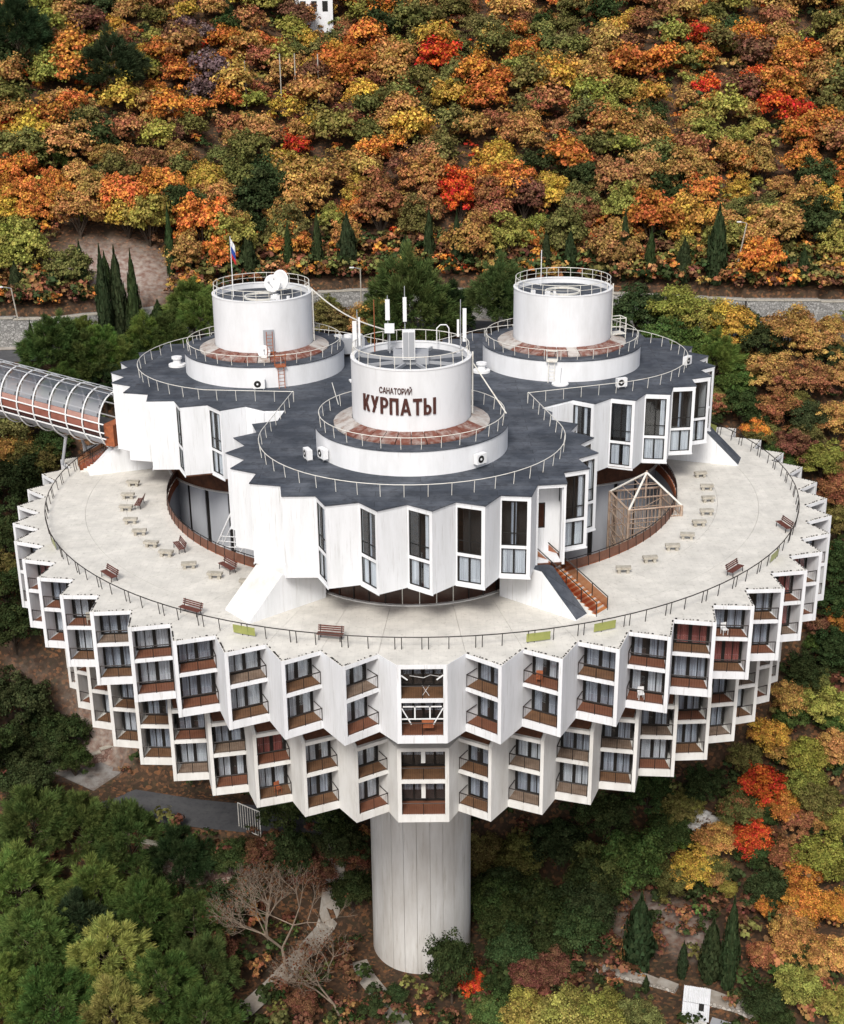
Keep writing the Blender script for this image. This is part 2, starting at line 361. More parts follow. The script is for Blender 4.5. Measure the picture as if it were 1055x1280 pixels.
def ring_of_bays(g, zs, mt, kmax, edge, rz_seed):
    rr = random.Random(rz_seed); V, T, _ = g['pts'](0)
    for mir in (False, True):
        ms = bay_meshes(g, zs, mir, mt, 0 if edge else 2.12); em = edge_mesh(g, mir) if edge else None
        fm = {k+t: ms['floor'+k].mesh('balcony_floor', [M[t]]) for k in 'ul' for t in set(TILES)}
        cm = {(k, v, c): ms['curt'+k+str(v)].mesh('curtain', [M[c]]) for k in 'ul' for v in range(3) for c in ('curtain', 'curtain_red', 'curtain_pale')}
        for k in range(kmax):
            V, T, V2 = g['pts'](k); ang = math.atan2(T[1]-V[1], T[0]-V[0]); x = V[0]
            if mir: x, ang = -x, -ang
            bay = inst('balcony_bay', ms['shell'], B, (x, V[1], 0), ang)
            if edge: tag(inst('roof_edge_flashing', em, bay), kind='stuff')
            for q in 'ul':
                t = rr.choice(TILES)
                inst('balcony_floor', fm[q+t], bay); inst('balcony_railing', ms['rail'+q], bay)
                inst('window_frame', ms['glaz'+q], bay); inst('window_pane', ms['pane'+q], bay)
                c = 'curtain' if rr.random() < .62 else ('curtain_pale' if rr.random() < .8 else 'curtain_red')
                inst('curtain', cm[(q, rr.randrange(3), c)], bay)
                if rr.random() < .7: inst('balcony_lamp', ms['lamp'+q], bay)
ring_of_bays(UP, ZU, M['plaster'], 18, True, 3)
ring_of_bays(LO, ZL, M['plaster2'], 18, False, 4)
# plain bay walls round the far side, out of sight
def far_ring(g, z0, z1, mt, k0):
    m = MB(); P = []
    for k in range(k0, 25):
        V, T, V2 = g['pts'](k); P += [V, T]
    P.append((0, 36 if z0 > -7 else 33))
    P += [(-x, y) for x, y in P[::-1][1:]]
    for a, b in zip(P[:-1], P[1:]): m.add([(a[0], a[1], z0), (b[0], b[1], z0), (b[0], b[1], z1), (a[0], a[1], z1)], [(0, 1, 2, 3)])
    m.build('far_side_wall', mt, B)
far_ring(UP, -6.35, 0, M['plaster'], 18); far_ring(LO, -15.05, -8.5, M['plaster2'], 18)
# front centre bays
def centre_bay(Rc, hw, V, zs, mt, post, awn):
    top, ut, ub, lt, lb, bot = zs; y = -Rc; m = MB(); D = 1.9
    j = .3
    bay = MB()
    for s in (-1, 1):
        bay.prism([(s*hw, y), (s*V[0], V[1]), (s*(V[0]-.28), V[1]+.1), (s*(hw-j), y+.25), (s*(hw-j), y)], bot, top)
    x = hw-j-.003
    for za, zb in ((ut, top-.004), (lt, ub), (bot+.004, lb)):
        bay.prism([(-x, y+.004), (x, y+.004), (V[0]-.3, V[1]+.2), (V[0]-.3, y+D+1.6), (-(V[0]-.3), y+D+1.6), (-(V[0]-.3), V[1]+.2)], za, zb)
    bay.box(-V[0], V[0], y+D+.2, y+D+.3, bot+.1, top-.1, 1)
    o = bay.build('balcony_bay', [mt, M['room']], B)
    for n_, (za, zb) in enumerate(((ub, ut), (lb, lt))):
        MB().prism([(-x, y+.12), (x, y+.12), (x+.5, y+D), (-x-.5, y+D)], za+.004, za+.03).build('balcony_floor', M['tile_brown' if n_ == 0 else 'tile_rust'], o)
        r = MB(); r.tube((-x, y+.06, za+1.0), (x, y+.06, za+1.0), .035, 4)
        for i in range(25): r.tube((-x+2*x*i/24, y+.06, za), (-x+2*x*i/24, y+.06, za+1), .03 if i % 12 == 0 else .006, 4)
        r.build('balcony_railing', M['rail_black'], o)
        f = MB(); f.box(-x-.5, x+.5, y+D, y+D+.07, zb-.2, zb-.01); f.box(-x-.5, x+.5, y+D, y+D+.07, za+.03, za+.2)
        for xx in (-x-.4, -x*.5, 0, x*.5, x+.2): f.box(xx, xx+.16, y+D+.002, y+D+.068, za+.2, zb-.2)
        f.build('window_frame', M['frame'], o)
        MB().box(-x-.4, x+.4, y+D+.03, y+D+.04, za+.2, zb-.2).build('window_pane', M['glass'], o)
        c = MB()
        for sa, sb in ((-x+.1, -.1), (.2, x-.1)):
            N = int((sb-sa)/.06); vs = []
            for i in range(N+1):
                xx = sa+(sb-sa)*i/N; vs += [(xx, y+D+.1+.03*math.sin(i*2), za+1.0), (xx, y+D+.1+.03*math.sin(i*2), zb-.2)]
            c.add(vs, [(2*i, 2*i+2, 2*i+3, 2*i+1) for i in range(N)])
        c.build('curtain', M['curtain'], o)
        if post: MB().box(-.16, .16, y+.7, y+.95, za+1.05, zb-.006).build('dividing_post', mt, o)
        if awn and n_ == 1:
            a = MB()
            a.box(-x, x, y+.10, y+.16, za+1.28, za+1.36); a.box(-x+.1, x-.1, y+.10, y+.16, zb-.42, zb-.34)
            for s in (-1, 1):
                a.tube((s*(x-.02), y+.1, zb-.5), (s*(x-.7), y+.1, za+.9), .05, 5); a.box(s*x*.36-.05, s*x*.36+.05, y+.10, y+.16, za+1.36, zb-.34)
            a.build('enclosure_frame', M['white'], o)
            MB().box(-.05, .8, y+.16, y+.2, za+.55, za+1.2).build('red_cloth', M['rust'], o)
        if awn and n_ == 0:
            a = MB()
            for s in (-1, 1): a.tube((s*(x-.02), y+.1, zb-.55), (s*(x-.45), y+.2, zb-.95), .06, 5)
            a.path([(-.9, y+1.2, za+1.25), (.1, y+1.1, za+1.12), (.6, y+1.2, za+1.3), (1.3, y+1.1, za+1.2)], .03, 4)
            a.path([(0, y+.3, za+.1), (.5, y+.35, za+.9)], .02, 4); a.path([(.5, y+.3, za+.1), (0, y+.35, za+.9)], .02, 4)
            a.build('drying_rack', M['white'], o)
    if awn:
        pass
    return o
Vc = UP['pts'](0)[0]; centre_bay(37.35, 1.80, Vc, ZU, M['plaster'], False, True)
Vl = LO['pts'](0)[0]; centre_bay(34.35, 1.95, Vl, ZL, M['plaster2'], True, False)
# terrace slabs: one radial slab per tooth, its outer end is the roof of the tooth
RI = 24.15
def terrace():
    gap = .016
    def slab(a0, a1, outer, ri=RI):
        n = 3; inn = [pol(ri, a1+(a0-a1)*i/n) for i in range(n+1)]
        P = outer+inn; c = Vector((sum(p[0] for p in P)/len(P), sum(p[1] for p in P)/len(P)))
        P = [tuple(c+(Vector(p)-c)*(1-gap/3.2)) for p in P]
        return P
    for s in (1, -1):
        for k in range(26):
            V, T, V2 = UP['pts'](k); a0 = 8.494+6.756*k-3.45; a1 = a0+6.756
            if k == 25: a1 = 180; V2 = pol(35.8, 180); T = ((V[0]+V2[0])/2, (V[1]+V2[1])/2+.3)
            r3 = 31.6 if k < 17 else RI
            P = slab(a0, a1, [V, T, V2], r3)
            if s < 0: P = [(-x, y) for x, y in P]
            MB().prism(P, -.30, 0.006).build('terrace_slab', M['terrace'], B)
            if k < 17:
                for ra, rb in ((RI, 27.9), (27.9, 31.6)):
                    P = slab(a0, a1, [pol(rb, a0+(a1-a0)*i/3) for i in range(4)], ra)
                    if s < 0: P = [(-x, y) for x, y in P]
                    MB().prism(P, -.30, 0.006).build('terrace_slab', M['terrace'], B)
    P = slab(-5.044, 5.044, [pol(35.8, -5.044), (-1.80, -37.35), (1.80, -37.35), pol(35.8, 5.044)])
    MB().prism(P, -.30, .006).build('terrace_slab', M['terrace'], B)
    MB().ring((0, 0), RI+.02, 35.2, -.6, -.31, 96).build('terrace_substrate', M['soffit'], B)
    MB().ring((0, 0), RI-.12, RI, -.62, .10, 120).build('inner_kerb', M['rust'], B)
    MB().ring((0, 0), RI+.05, RI+.25, -8.7, -.62, 120, mins=0).build('atrium_wall', M['grey_panel'], B)
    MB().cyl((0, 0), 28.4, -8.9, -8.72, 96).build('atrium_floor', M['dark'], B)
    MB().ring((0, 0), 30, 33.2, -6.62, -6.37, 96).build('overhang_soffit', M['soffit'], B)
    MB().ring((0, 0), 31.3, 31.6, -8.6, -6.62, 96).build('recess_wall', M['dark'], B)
    lr = MB(); P = []
    for k in range(25):
        V, T, V2 = LO['pts'](k); P += [pol(33.0-.25, 8.494+6.756*k-3.8), pol(34.75-.32, 8.494+6.756*k)]
    P = [(-x, y) for x, y in P[::-1]]+[(-1.7, -34.1), (1.7, -34.1)]+P
    lr.prism(P, -8.84, -8.57); lr.build('lower_ring_roof', M['soffit'], B)
    sf = MB(); N = 96; prof = [(32.4, -15.0), (26, -15.6), (10, -16.5)]
    for (ra, za), (rb, zb) in zip(prof[:-1], prof[1:]):
        vs = [(r*math.cos(2*PI*i/N), r*math.sin(2*PI*i/N), z) for r, z in ((ra, za), (rb, zb)) for i in range(N)]
        sf.add(vs, [(i, N+i, N+(i+1) % N, (i+1) % N) for i in range(N)])
    sf.build('underside', M['concrete'], B)
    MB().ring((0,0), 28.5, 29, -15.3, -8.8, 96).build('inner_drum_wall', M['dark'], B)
terrace()
# white jamb caps closing each bay side below the slab are part of the bay walls

# ---- tower block of three lobes ---------------------------------------------------
LOBES = [((-.7, -17.3), -90), ((14.0, 9.0), 30), ((-15.4, 7.9), 150)]
TIP0 = -84.2; TR, VR = 15.08, 13.62; ZR, ZB = 9.7, 3.1
def lobe_seq():
    """walk round the outline counter-clockwise; returns list of (kind, point)"""
    out = []
    NOT = {0: (10.6, -7.0), 1: (-.7, 8.5+5.0), 2: (-12.0, -7.0)}   # notch after lobe i
    for i, (c, dr) in enumerate(LOBES):
        lo_, hi_ = -122, 128
        seg = []
        for k in range(24):
            ta = TIP0+15*k
            for kind, r, a in (('V', VR, ta-6.9), ('T', TR, ta)):
                rel = (a-dr+180) % 360-180
                if lo_ <= rel <= hi_: seg.append((rel, kind, (c[0]+r*math.cos(R(a)), c[1]+r*math.sin(R(a)))))
        seg.sort(); 
        if seg[0][1] == 'T': pass
        out += [(s[1], s[2]) for s in seg]; out.append(('N', NOT[i]))
    return out
SEQ = lobe_seq()
def towers():
    poly = [p for _, p in SEQ]
    off = lambda d: [(x*(1+d/25), y*(1+d/25)) for x, y in poly]
    MB().prism(off(.10), ZR-.02, ZR+.05).build('tower_roof', M['membrane'], B)
    MB().prism(off(.03), ZR-.16, ZR-.03).build('roof_fascia', M['plaster'], B)
    MB().prism(off(-.05), ZB-.02, ZB+.12).build('tower_soffit', M['soffit'], B)
    # bays
    Vw = Vector(poly[0])
    # reference geometry
    c, dr = LOBES[0]
    V = Vector((c[0]+VR*math.cos(R(TIP0-6.9)), c[1]+VR*math.sin(R(TIP0-6.9)))); T = Vector((c[0]+TR*math.cos(R(TIP0)), c[1]+TR*math.sin(R(TIP0))))
    V2 = Vector((c[0]+VR*math.cos(R(TIP0+8.1)), c[1]+VR*math.sin(R(TIP0+8.1))))
    d = (T-V); W = d.length; d.normalize(); n = Vector((-d.y, d.x)); l2 = ((V2-V).dot(d), (V2-V).dot(n))
    zu0, zu1, zl0, zl1 = 5.72, 9.28, 3.42, 5.48; x0, x1 = .10, W-.28; th = .22
    top = ZR-.161; sh = MB()
    for xa, xb, za, zb in ((0, x0, ZB, top), (x1, W, ZB, top), (x0, x1, zu1, top), (x0, x1, zl1, zu0), (x0, x1, ZB, zl0)):
        sh.box(xa, xb, 0, th, za, zb)
    P2 = Vector(l2); T_ = Vector((W, 0)); dd = (P2-T_).normalized(); nn = Vector((-dd.y, dd.x))*th
    if nn.x > 0: nn = -nn
    a = T_+dd*.002
    sh.prism([(W-.001, .004), tuple(P2), tuple(P2+nn), (W-.05+nn.x, .23)], ZB, top)
    sh.box(-.02, W+.06, -.05, .002, ZB-.06, ZB+.08)
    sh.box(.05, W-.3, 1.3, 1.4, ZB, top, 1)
    shell = sh.mesh('facade_bay', [M['plaster'], M['room']])
    en = MB(); en.box(0, .14, 0, .2, ZB, top); en.box(W-.2, W, 0, .2, ZB, top); en.box(.14, W-.2, 0, .2, zu1+.1, top)
    en.prism([(W-.001, .004), tuple(P2), tuple(P2+nn), (W-.05+nn.x, .23)], ZB, top)
    en.box(-.1, .14, .2, 2.6, ZB, top); en.box(-.1, W-.1, 2.0, 2.2, 5.6+1.9, top); en.box(-.1, .25, 2.0, 2.2, ZB, 7.5); en.box(1.1, W, 2.0, 2.2, ZB, 7.5); en.box(.25, 1.1, 2.0, 2.2, ZB, 5.4)
    en.box(0, W-.3, .2, 2.0, ZB, ZB+.35)
    entry = en.mesh('entrance_bay', [M['plaster']])
    fd = MB(); fd.box(.25, .33, 2.03, 2.1, 5.4, 7.5); fd.box(1.02, 1.1, 2.03, 2.1, 5.4, 7.5); fd.box(.33, 1.02, 2.03, 2.1, 7.4, 7.5); fd.box(.33, 1.02, 2.03, 2.1, 5.4, 5.5); fdoor = fd.mesh('window_frame', [M['frame']])
    pdoor = MB().box(.33, 1.02, 2.05, 2.07, 5.5, 7.4).mesh('window_pane', [M['brownglass']])
    f1 = MB(); f2 = MB()
    def fr(m, za, zb, bars):
        y0, y1 = .05, .13; t = .07
        m.box(x0, x1, y0, y1, za, za+t); m.box(x0, x1, y0, y1, zb-t, zb); m.box(x0, x0+t, y0, y1, za+t, zb-t); m.box(x1-t, x1, y0, y1, za+t, zb-t)
        xm = (x0+x1)/2; m.box(xm-.07, xm+.07, y0+.002, y1-.002, za+t, zb-t)
        for b in bars: m.box(x0+t, x1-t, y0+.004, y1-.004, za+b, za+b+.06)
    fr(f1, zu0, zu1, [.95]); fr(f2, zl0, zl1, [])
    fu = f1.mesh('window_frame', [M['frame']]); fl = f2.mesh('window_frame', [M['frame']])
    pu = MB().box(x0+.07, x1-.07, .085, .095, zu0+.07, zu1-.07).mesh('window_pane', [M['glass']])
    pl = MB().box(x0+.07, x1-.07, .085, .095, zl0+.07, zl1-.07).mesh('window_pane', [M['glass']])
    def cur(spans, za, zb, mt):
        m = MB()
        for sa, sb in spans:
            N = max(2, int((sb-sa)/.05)); vs = []
            for i in range(N+1):
                x = sa+(sb-sa)*i/N; vs += [(x, .22+.025*math.sin(i*2.1), za), (x, .22+.025*math.sin(i*2.1), zb)]
            m.add(vs, [(2*i, 2*i+2, 2*i+3, 2*i+1) for i in range(N)])
        return m.mesh('curtain', [M[mt]])
    CU = [cur([(x0+.7, x1-.8)], zu0, zu1, 'curtain'), cur([(x1-.5, x1-.1)], zu0, zu1, 'curtain_pale'), cur([(x0+.1, x0+.35), (x1-.8, x1-.5)], zu0, zu1, 'curtain_pale')]
    CL = [cur([(x0+.1, x1-.1)], zl0, zl1, 'curtain_pale'), cur([(x0+.1, x1-.9), (x1-.7, x1-.1)], zl0, zl1, 'curtain_pale')]
    rr = random.Random(12)
    plain = MB()
    for i in range(len(SEQ)):
        (ka, a), (kb, b) = SEQ[i], SEQ[(i+1) % len(SEQ)]
        if ka == 'V' and kb == 'T':
            nxt = SEQ[(i+2) % len(SEQ)]
            ang = math.atan2(b[1]-a[1], b[0]-a[0])
            if nxt[0] == 'V' and math.hypot(b[0]-(LOBES[0][0][0]+TR*math.cos(R(TIP0+45))), b[1]-(LOBES[0][0][1]+TR*math.sin(R(TIP0+45)))) < .2:
                o = inst('entrance_bay', entry, B, (a[0], a[1], 0), ang); inst('window_frame', fdoor, o); inst('window_pane', pdoor, o)
            elif nxt[0] == 'V':
                o = inst('facade_bay', shell, B, (a[0], a[1], 0), ang)
                inst('window_frame', fu, o); inst('window_frame', fl, o); inst('window_pane', pu, o); inst('window_pane', pl, o)
                if rr.random() < .75: inst('curtain', rr.choice(CU), o)
                inst('curtain', rr.choice(CL), o)
            else:
                MB().obox(a, b, .2, ZB, top).build('notch_wall', M['plaster'], B)
        elif not (ka == 'T' and kb == 'V' and SEQ[i-1][0] == 'V'):
            MB().obox(a, b, .2, ZB, top).build('notch_wall', M['plaster'], B)
    # ground-floor drums of the lobes
    for i, (c, dr) in enumerate(LOBES):
        MB().ring(c, 9.9, 10.1, .012, ZB-.02, 72).build('ground_floor_wall', M['brownglass'] if i == 0 else M['soffit'], B)
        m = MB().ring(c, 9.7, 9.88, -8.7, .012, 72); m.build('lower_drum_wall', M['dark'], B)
        pm = MB()
        pm.ring((0, 0), 9.93, 10.05, -8.6, -.05, 4, a0=R(-6.1), a1=R(6.1)); pme = pm.mesh('wall_panel', [M['grey_panel']])
        for k in range(24):
            inst('wall_panel', pme, B, (c[0], c[1], 0), R(TIP0+15*k))
        mm = MB()
        for k in range(36 if i == 0 else 0):
            t = 2*PI*k/36; mm.box(10.1, 10.16, -.03, .03, .02, ZB-.02); 
        if i == 0:
            bar = MB().box(10.1, 10.17, -.035, .035, .02, ZB-.02).mesh('glazing_bar', [M['frame']]); barw = MB().box(10.1, 10.18, -.03, .03, .02, ZB-.02).mesh('glazing_bar', [M['rail_white']])
            for k in range(24):
                inst('glazing_bar', barw if 14 <= k+7 <= 17 else bar, B, (c[0], c[1], 0), R(-90+ (k-8)*7.5+3))
        MB().ring(c, 10.1, 10.35, .008, .10, 72).build('plinth', M['plaster2'], B)
    MB().cyl((0, 0), 10.5, -8.7, ZB, 48).build('core_wall', M['grey_panel'], B)
    # drums
    for i, (c, dr) in enumerate(LOBES):
        z0 = ZR+.05
        MB().cyl(c, 7.8, z0, 11.72, 96).build('lower_drum', M['drum'], B, smooth=False)
        MB().cyl(c, 7.86, 11.72, 11.80, 96).build('drum_deck', M['membrane'], B)
        for k in range(32):
            a0, a1 = R(k*360/32+.35), R((k+1)*360/32-.35); rel = (k*360/32+5 - 270+180) % 360-180
            m = MB(); ri, ro = 4.86, 6.35
            vs = []
            for r_, z_ in ((ri, 12.38), (ro, 11.92), (ro, 11.78), (ri, 11.78)):
                vs += [(r_*math.cos(a0), r_*math.sin(a0), z_), (r_*math.cos(a1), r_*math.sin(a1), z_)]
            m.add(vs, [(0, 2, 3, 1), (2, 4, 5, 3), (0, 6, 4, 2), (1, 3, 5, 7)])
            pale = abs(rel) > 62 or (k % 7 == 3 and i > 0)
            m.build('skylight_panel', M['skylight_pale' if pale else 'skylight'], B, (c[0], c[1], 0))
        d = MB(); d.ring(c, 4.55, 4.80, 11.8, 17.22, 96); d.build('upper_drum', M['drum'], B)
        MB().ring(c, 4.5, 4.84, 17.22, 17.30, 96).build('drum_coping', M['white'], B)
        MB().cyl(c, 4.55, 16.5, 16.72, 64).build('drum_roof', M['membrane'], B)
        if i == 0:
            bm = MB()
            for k in range(8):
                t = R(22.5+45*k); bm.obox((c[0]+1.2*math.cos(t), c[1]+1.2*math.sin(t)), (c[0]+4.4*math.cos(t), c[1]+4.4*math.sin(t)), .16, 16.72, 16.95)
            bm.build('roof_beam', M['grey'], B)
            MB().box(c[0]-1.4, c[0]+1.4, c[1]-.9, c[1]+.9, 16.72, 17.55).build('roof_hatch', M['grey'], B)
        else:
            bm = MB(); t = .9
            bm.ring(c, 1.6, 1.75, 16.72, 16.9, 24); bm.build('roof_hatch', M['rail_white'], B)
        MB().box(c[0]+4.86, c[0]+4.98, c[1]-.05, c[1]+.05, 12.4, 17.5).build('drain_pipe', M['rail_white'], B)
towers()
# ---- wedges and stairs -----------------------------------------------------------
def lobe_pt(i, x, o):   # x to the right seen from outside, o outwards
    c, dr = LOBES[i]; a = R(dr); e = Vector((math.cos(a), math.sin(a))); r = Vector((-e.y, e.x))
    p = Vector(c)+e*o+r*x; return (p.x, p.y)
def wedge(i, side, width, topmat, w0=0, start=(6.8, 8.5), end=(12.3, 13.2)):
    s = Vector(start); e = Vector(end); d = (e-s).normalized(); n = Vector((d.y, -d.x)); L = (e-s).length
    P = []
    top0 = .55
    prof = [(0, 0.01), (L, 0.01), (L, .12), (L*top0, ZB+.05), (0, ZB+.05)]
    vs = []
    for wv in (w0, w0+width):
        for t, z in prof:
            q = s+d*t+n*wv; x, y = lobe_pt(i, side*q.x, q.y); vs.append((x, y, z))
    m = MB(); N = 5
    fs = [(4, 3, 2, 1, 0), (5, 6, 7, 8, 9)]; ms = [0, 0]
    for a in range(N):
        b = (a+1) % N; fs.append((a, b, N+b, N+a)); ms.append(1 if a in (2, 3) else 0)
    if side < 0: pass
    m.add(vs, fs); m.m = ms
    return m.build('stair_wedge', [M['plaster'], topmat], B)
wedge(0, 1, 1.45, M['membrane'])
wedge(0, -1, 3.3, M['plaster2'])
wedge(1, -1, 2.4, M['membrane'], -2.0)
wedge(1, 1, 2.6, M['membrane'])
wedge(2, 1, 1.5, M['plaster'], -1.1)
wedge(2, -1, 2.6, M['plaster'])
def stair(i, side, w0, w1, ta0=.18, zt=ZB, start=(6.8, 8.5), end=(12.3, 13.2)):
    s = Vector(start); e = Vector(end); d = (e-s).normalized(); n = Vector((d.y, -d.x)); L = (e-s).length
    t0, t1 = L*ta0, L*1.10; N = 19
    st = MB()
    for k in range(N):
        ta = t0+(t1-t0)*k/N; tb = t0+(t1-t0)*(k+1)/N; z = zt*(1-(k+.0)/N)
        q = [s+d*ta+n*w0, s+d*tb+n*w0, s+d*tb+n*w1, s+d*ta+n*w1]
        P = [lobe_pt(i, side*p.x, p.y) for p in q]
        st.prism(P, .011, z, 0, 1)
    st.build('stair_steps', [M['plaster2'], M['orange_panel']], B)
    for wv in (w0+.08, w1-.08):
        r = MB(); P = []
        for k in range(6):
            t = t0+(t1-t0)*k/5; z = zt*(1-k/5); q = s+d*t+n*wv; x, y = lobe_pt(i, side*q.x, q.y); P.append((x, y, z))
        for p in P: r.tube(p, (p[0], p[1], p[2]+1.15), .04, 5)
        r.path([(p[0], p[1], p[2]+1.15) for p in P], .045, 5)
        r.build('stair_rail', M['rail_black'], B)
        g = MB()
        for a, b in zip(P[:-1], P[1:]):
            g.add([(a[0], a[1], a[2]+.15), (b[0], b[1], b[2]+.15), (b[0], b[1], b[2]+1.0), (a[0], a[1], a[2]+1.0)], [(0, 1, 2, 3)])
        g.build('stair_rail_panel', M['orange_glass'], B)
M['orange_glass'] = glassmat('orange_glass', (.62, .30, .16), .93, .2)
stair(0, 1, 1.55, 3.2, .12, 3.75)
stair(2, 1, -3.0, -1.15)

# ------------------------------------------------------------------ railings
def railing(pts, h, tilt, step, rt, rp, matn, label, cat='railing', group=None, closed=False, mid=False, centre=(0, 0), pairs=False):
    """thing: handrail + individual posts along a polyline; tilt moves the top outwards from centre"""
    th = empty('roof_railing' if matn != 'rail_black' else 'terrace_railing', (pts[0][0], pts[0][1], pts[0][2]), 0, label, cat, group)
    O = Vector(pts[0])
    P = [Vector(p) for p in pts]
    if closed: P.append(P[0].copy())
    def top(p):
        d = Vector((p.x-centre[0], p.y-centre[1], 0)); d.normalize(); return p+d*tilt+Vector((0, 0, h))
    m = MB(); m.path([top(p)-O for p in P], rt, 5); m.build('handrail', M[matn], th)
    if mid:
        m = MB(); m.path([(top(p)*.5+p*.5)-O for p in P], rt*.55, 4); m.build('middle_rail', M[matn], th)
    # posts
    L = [0]
    for a, b in zip(P[:-1], P[1:]): L.append(L[-1]+(b-a).length)
    n = max(1, round(L[-1]/step)); pm = None; k = 0; 
    for i in range(n+(0 if closed else 1)):
        for dd in ((0, .48) if (pairs and i % 2 == 0) else (0,)):
            t = min(L[-1]*i/n+dd, L[-1]-.001)
            while not (L[k] <= t <= L[k+1]):
                k += 1
                if k >= len(L)-2: break
            p = P[k].lerp(P[k+1], (t-L[k])/max(1e-6, L[k+1]-L[k]))
            if pm is None: pm = MB().tube((0, 0, 0), (tilt, 0, h), rp, 5).mesh('rail_post', [M[matn]])
            inst('rail_post', pm, th, tuple(p-O), math.atan2(p.y-centre[1], p.x-centre[0]))
        k = 0
    return th
tr = railing([(34.95*math.cos(2*PI*i/120-PI/2), 34.95*math.sin(2*PI*i/120-PI/2), .006) for i in range(120)], 1.03, .12, 1.95, .045, .035, 'rail_black', 'long dark metal railing running round the outer rim of the white terrace', closed=True, pairs=True)
O = Vector((0, -34.95, .006))
for a in (-23.5, 12.5, 21.2, 55, -66, 116):      # green-yellow panels in a few bays
    m = MB(); vs = []
    for i in range(4):
        for z in (.12, .82):
            x, y = pol(34.98+.1*z, a+3.0*i/3); vs.append((x-O.x, y-O.y, z))
    m.add(vs, [(0, 2, 3, 1), (2, 4, 5, 3), (4, 6, 7, 5)]); m.build('yellow_panel', M['yellow'], tr)
# railings round the two open courts of the terrace
def court_rail(a0, a1, label):
    n = 40; pts = []
    for i in range(n+1):
        x, y = pol(RI+.06, a0+(a1-a0)*i/n); pts.append((x, y, .01))
    th = railing(pts, 1.0, -.08, 1.2, .04, .035, 'rail_black', label, group=None)
    th.name = 'court_railing'
    O = Vector(pts[0])
    for i in range(0, n-1, 2):
        m = MB(); vs = []
        for j in range(3):
            p = pts[i+j]; k = 1-.02/RI
            vs += [(p[0]*k-O.x, p[1]*k-O.y, .1), (p[0]*(k-.002)-O.x, p[1]*(k-.002)-O.y, .85)]
        m.add(vs, [(0, 2, 3, 1), (2, 4, 5, 3)]); m.build('rail_panel', M['mesh_brown'], th)
court_rail(-101, -26, 'dark railing with brown panels round the left court of the terrace')
court_rail(26, 101, 'dark railing with brown panels round the right court of the terrace')
# roof railings
def lobe_arc(i, r, a0, a1, n=40):
    c, dr = LOBES[i]; return [(c[0]+r*math.cos(R(dr+a0+(a1-a0)*k/n)), c[1]+r*math.sin(R(dr+a0+(a1-a0)*k/n)), ZR+.05) for k in range(n+1)]
NI = [(9.6, -5.7), (-.6, 11.5), (-11.5, -4.6)]
for i, nm in enumerate(('front', 'back right', 'back left')):
    p0 = NI[i-1]; p1 = NI[i]
    pts = [(p0[0], p0[1], ZR+.05)]+lobe_arc(i, 12.35, -100, 100)+[(p1[0], p1[1], ZR+.05)]
    th = railing(pts, 1.0, .1, 1.75, .035, .028, 'rail_white', 'cream metal railing set back from the zigzag edge of the %s roof lobe' % nm, centre=LOBES[i][0], group='railings on the roof')
    c = LOBES[i][0]
    railing([(c[0]+7.45*math.cos(2*PI*k/60), c[1]+7.45*math.sin(2*PI*k/60), 11.8) for k in range(60)], .95, .08, 1.55, .035, .028, 'rail_white', 'cream metal railing circling the %s drum at its wide lower deck' % nm, centre=c, closed=True, group='railings on the roof')
    railing([(c[0]+4.68*math.cos(2*PI*k/48), c[1]+4.68*math.sin(2*PI*k/48), 17.3) for k in range(48)], .95, -.05, 1.22, .035, .028, 'rail_white', 'cream metal railing on top of the %s white drum' % nm, centre=c, closed=True, mid=(i != 0), group='railings on the roof')

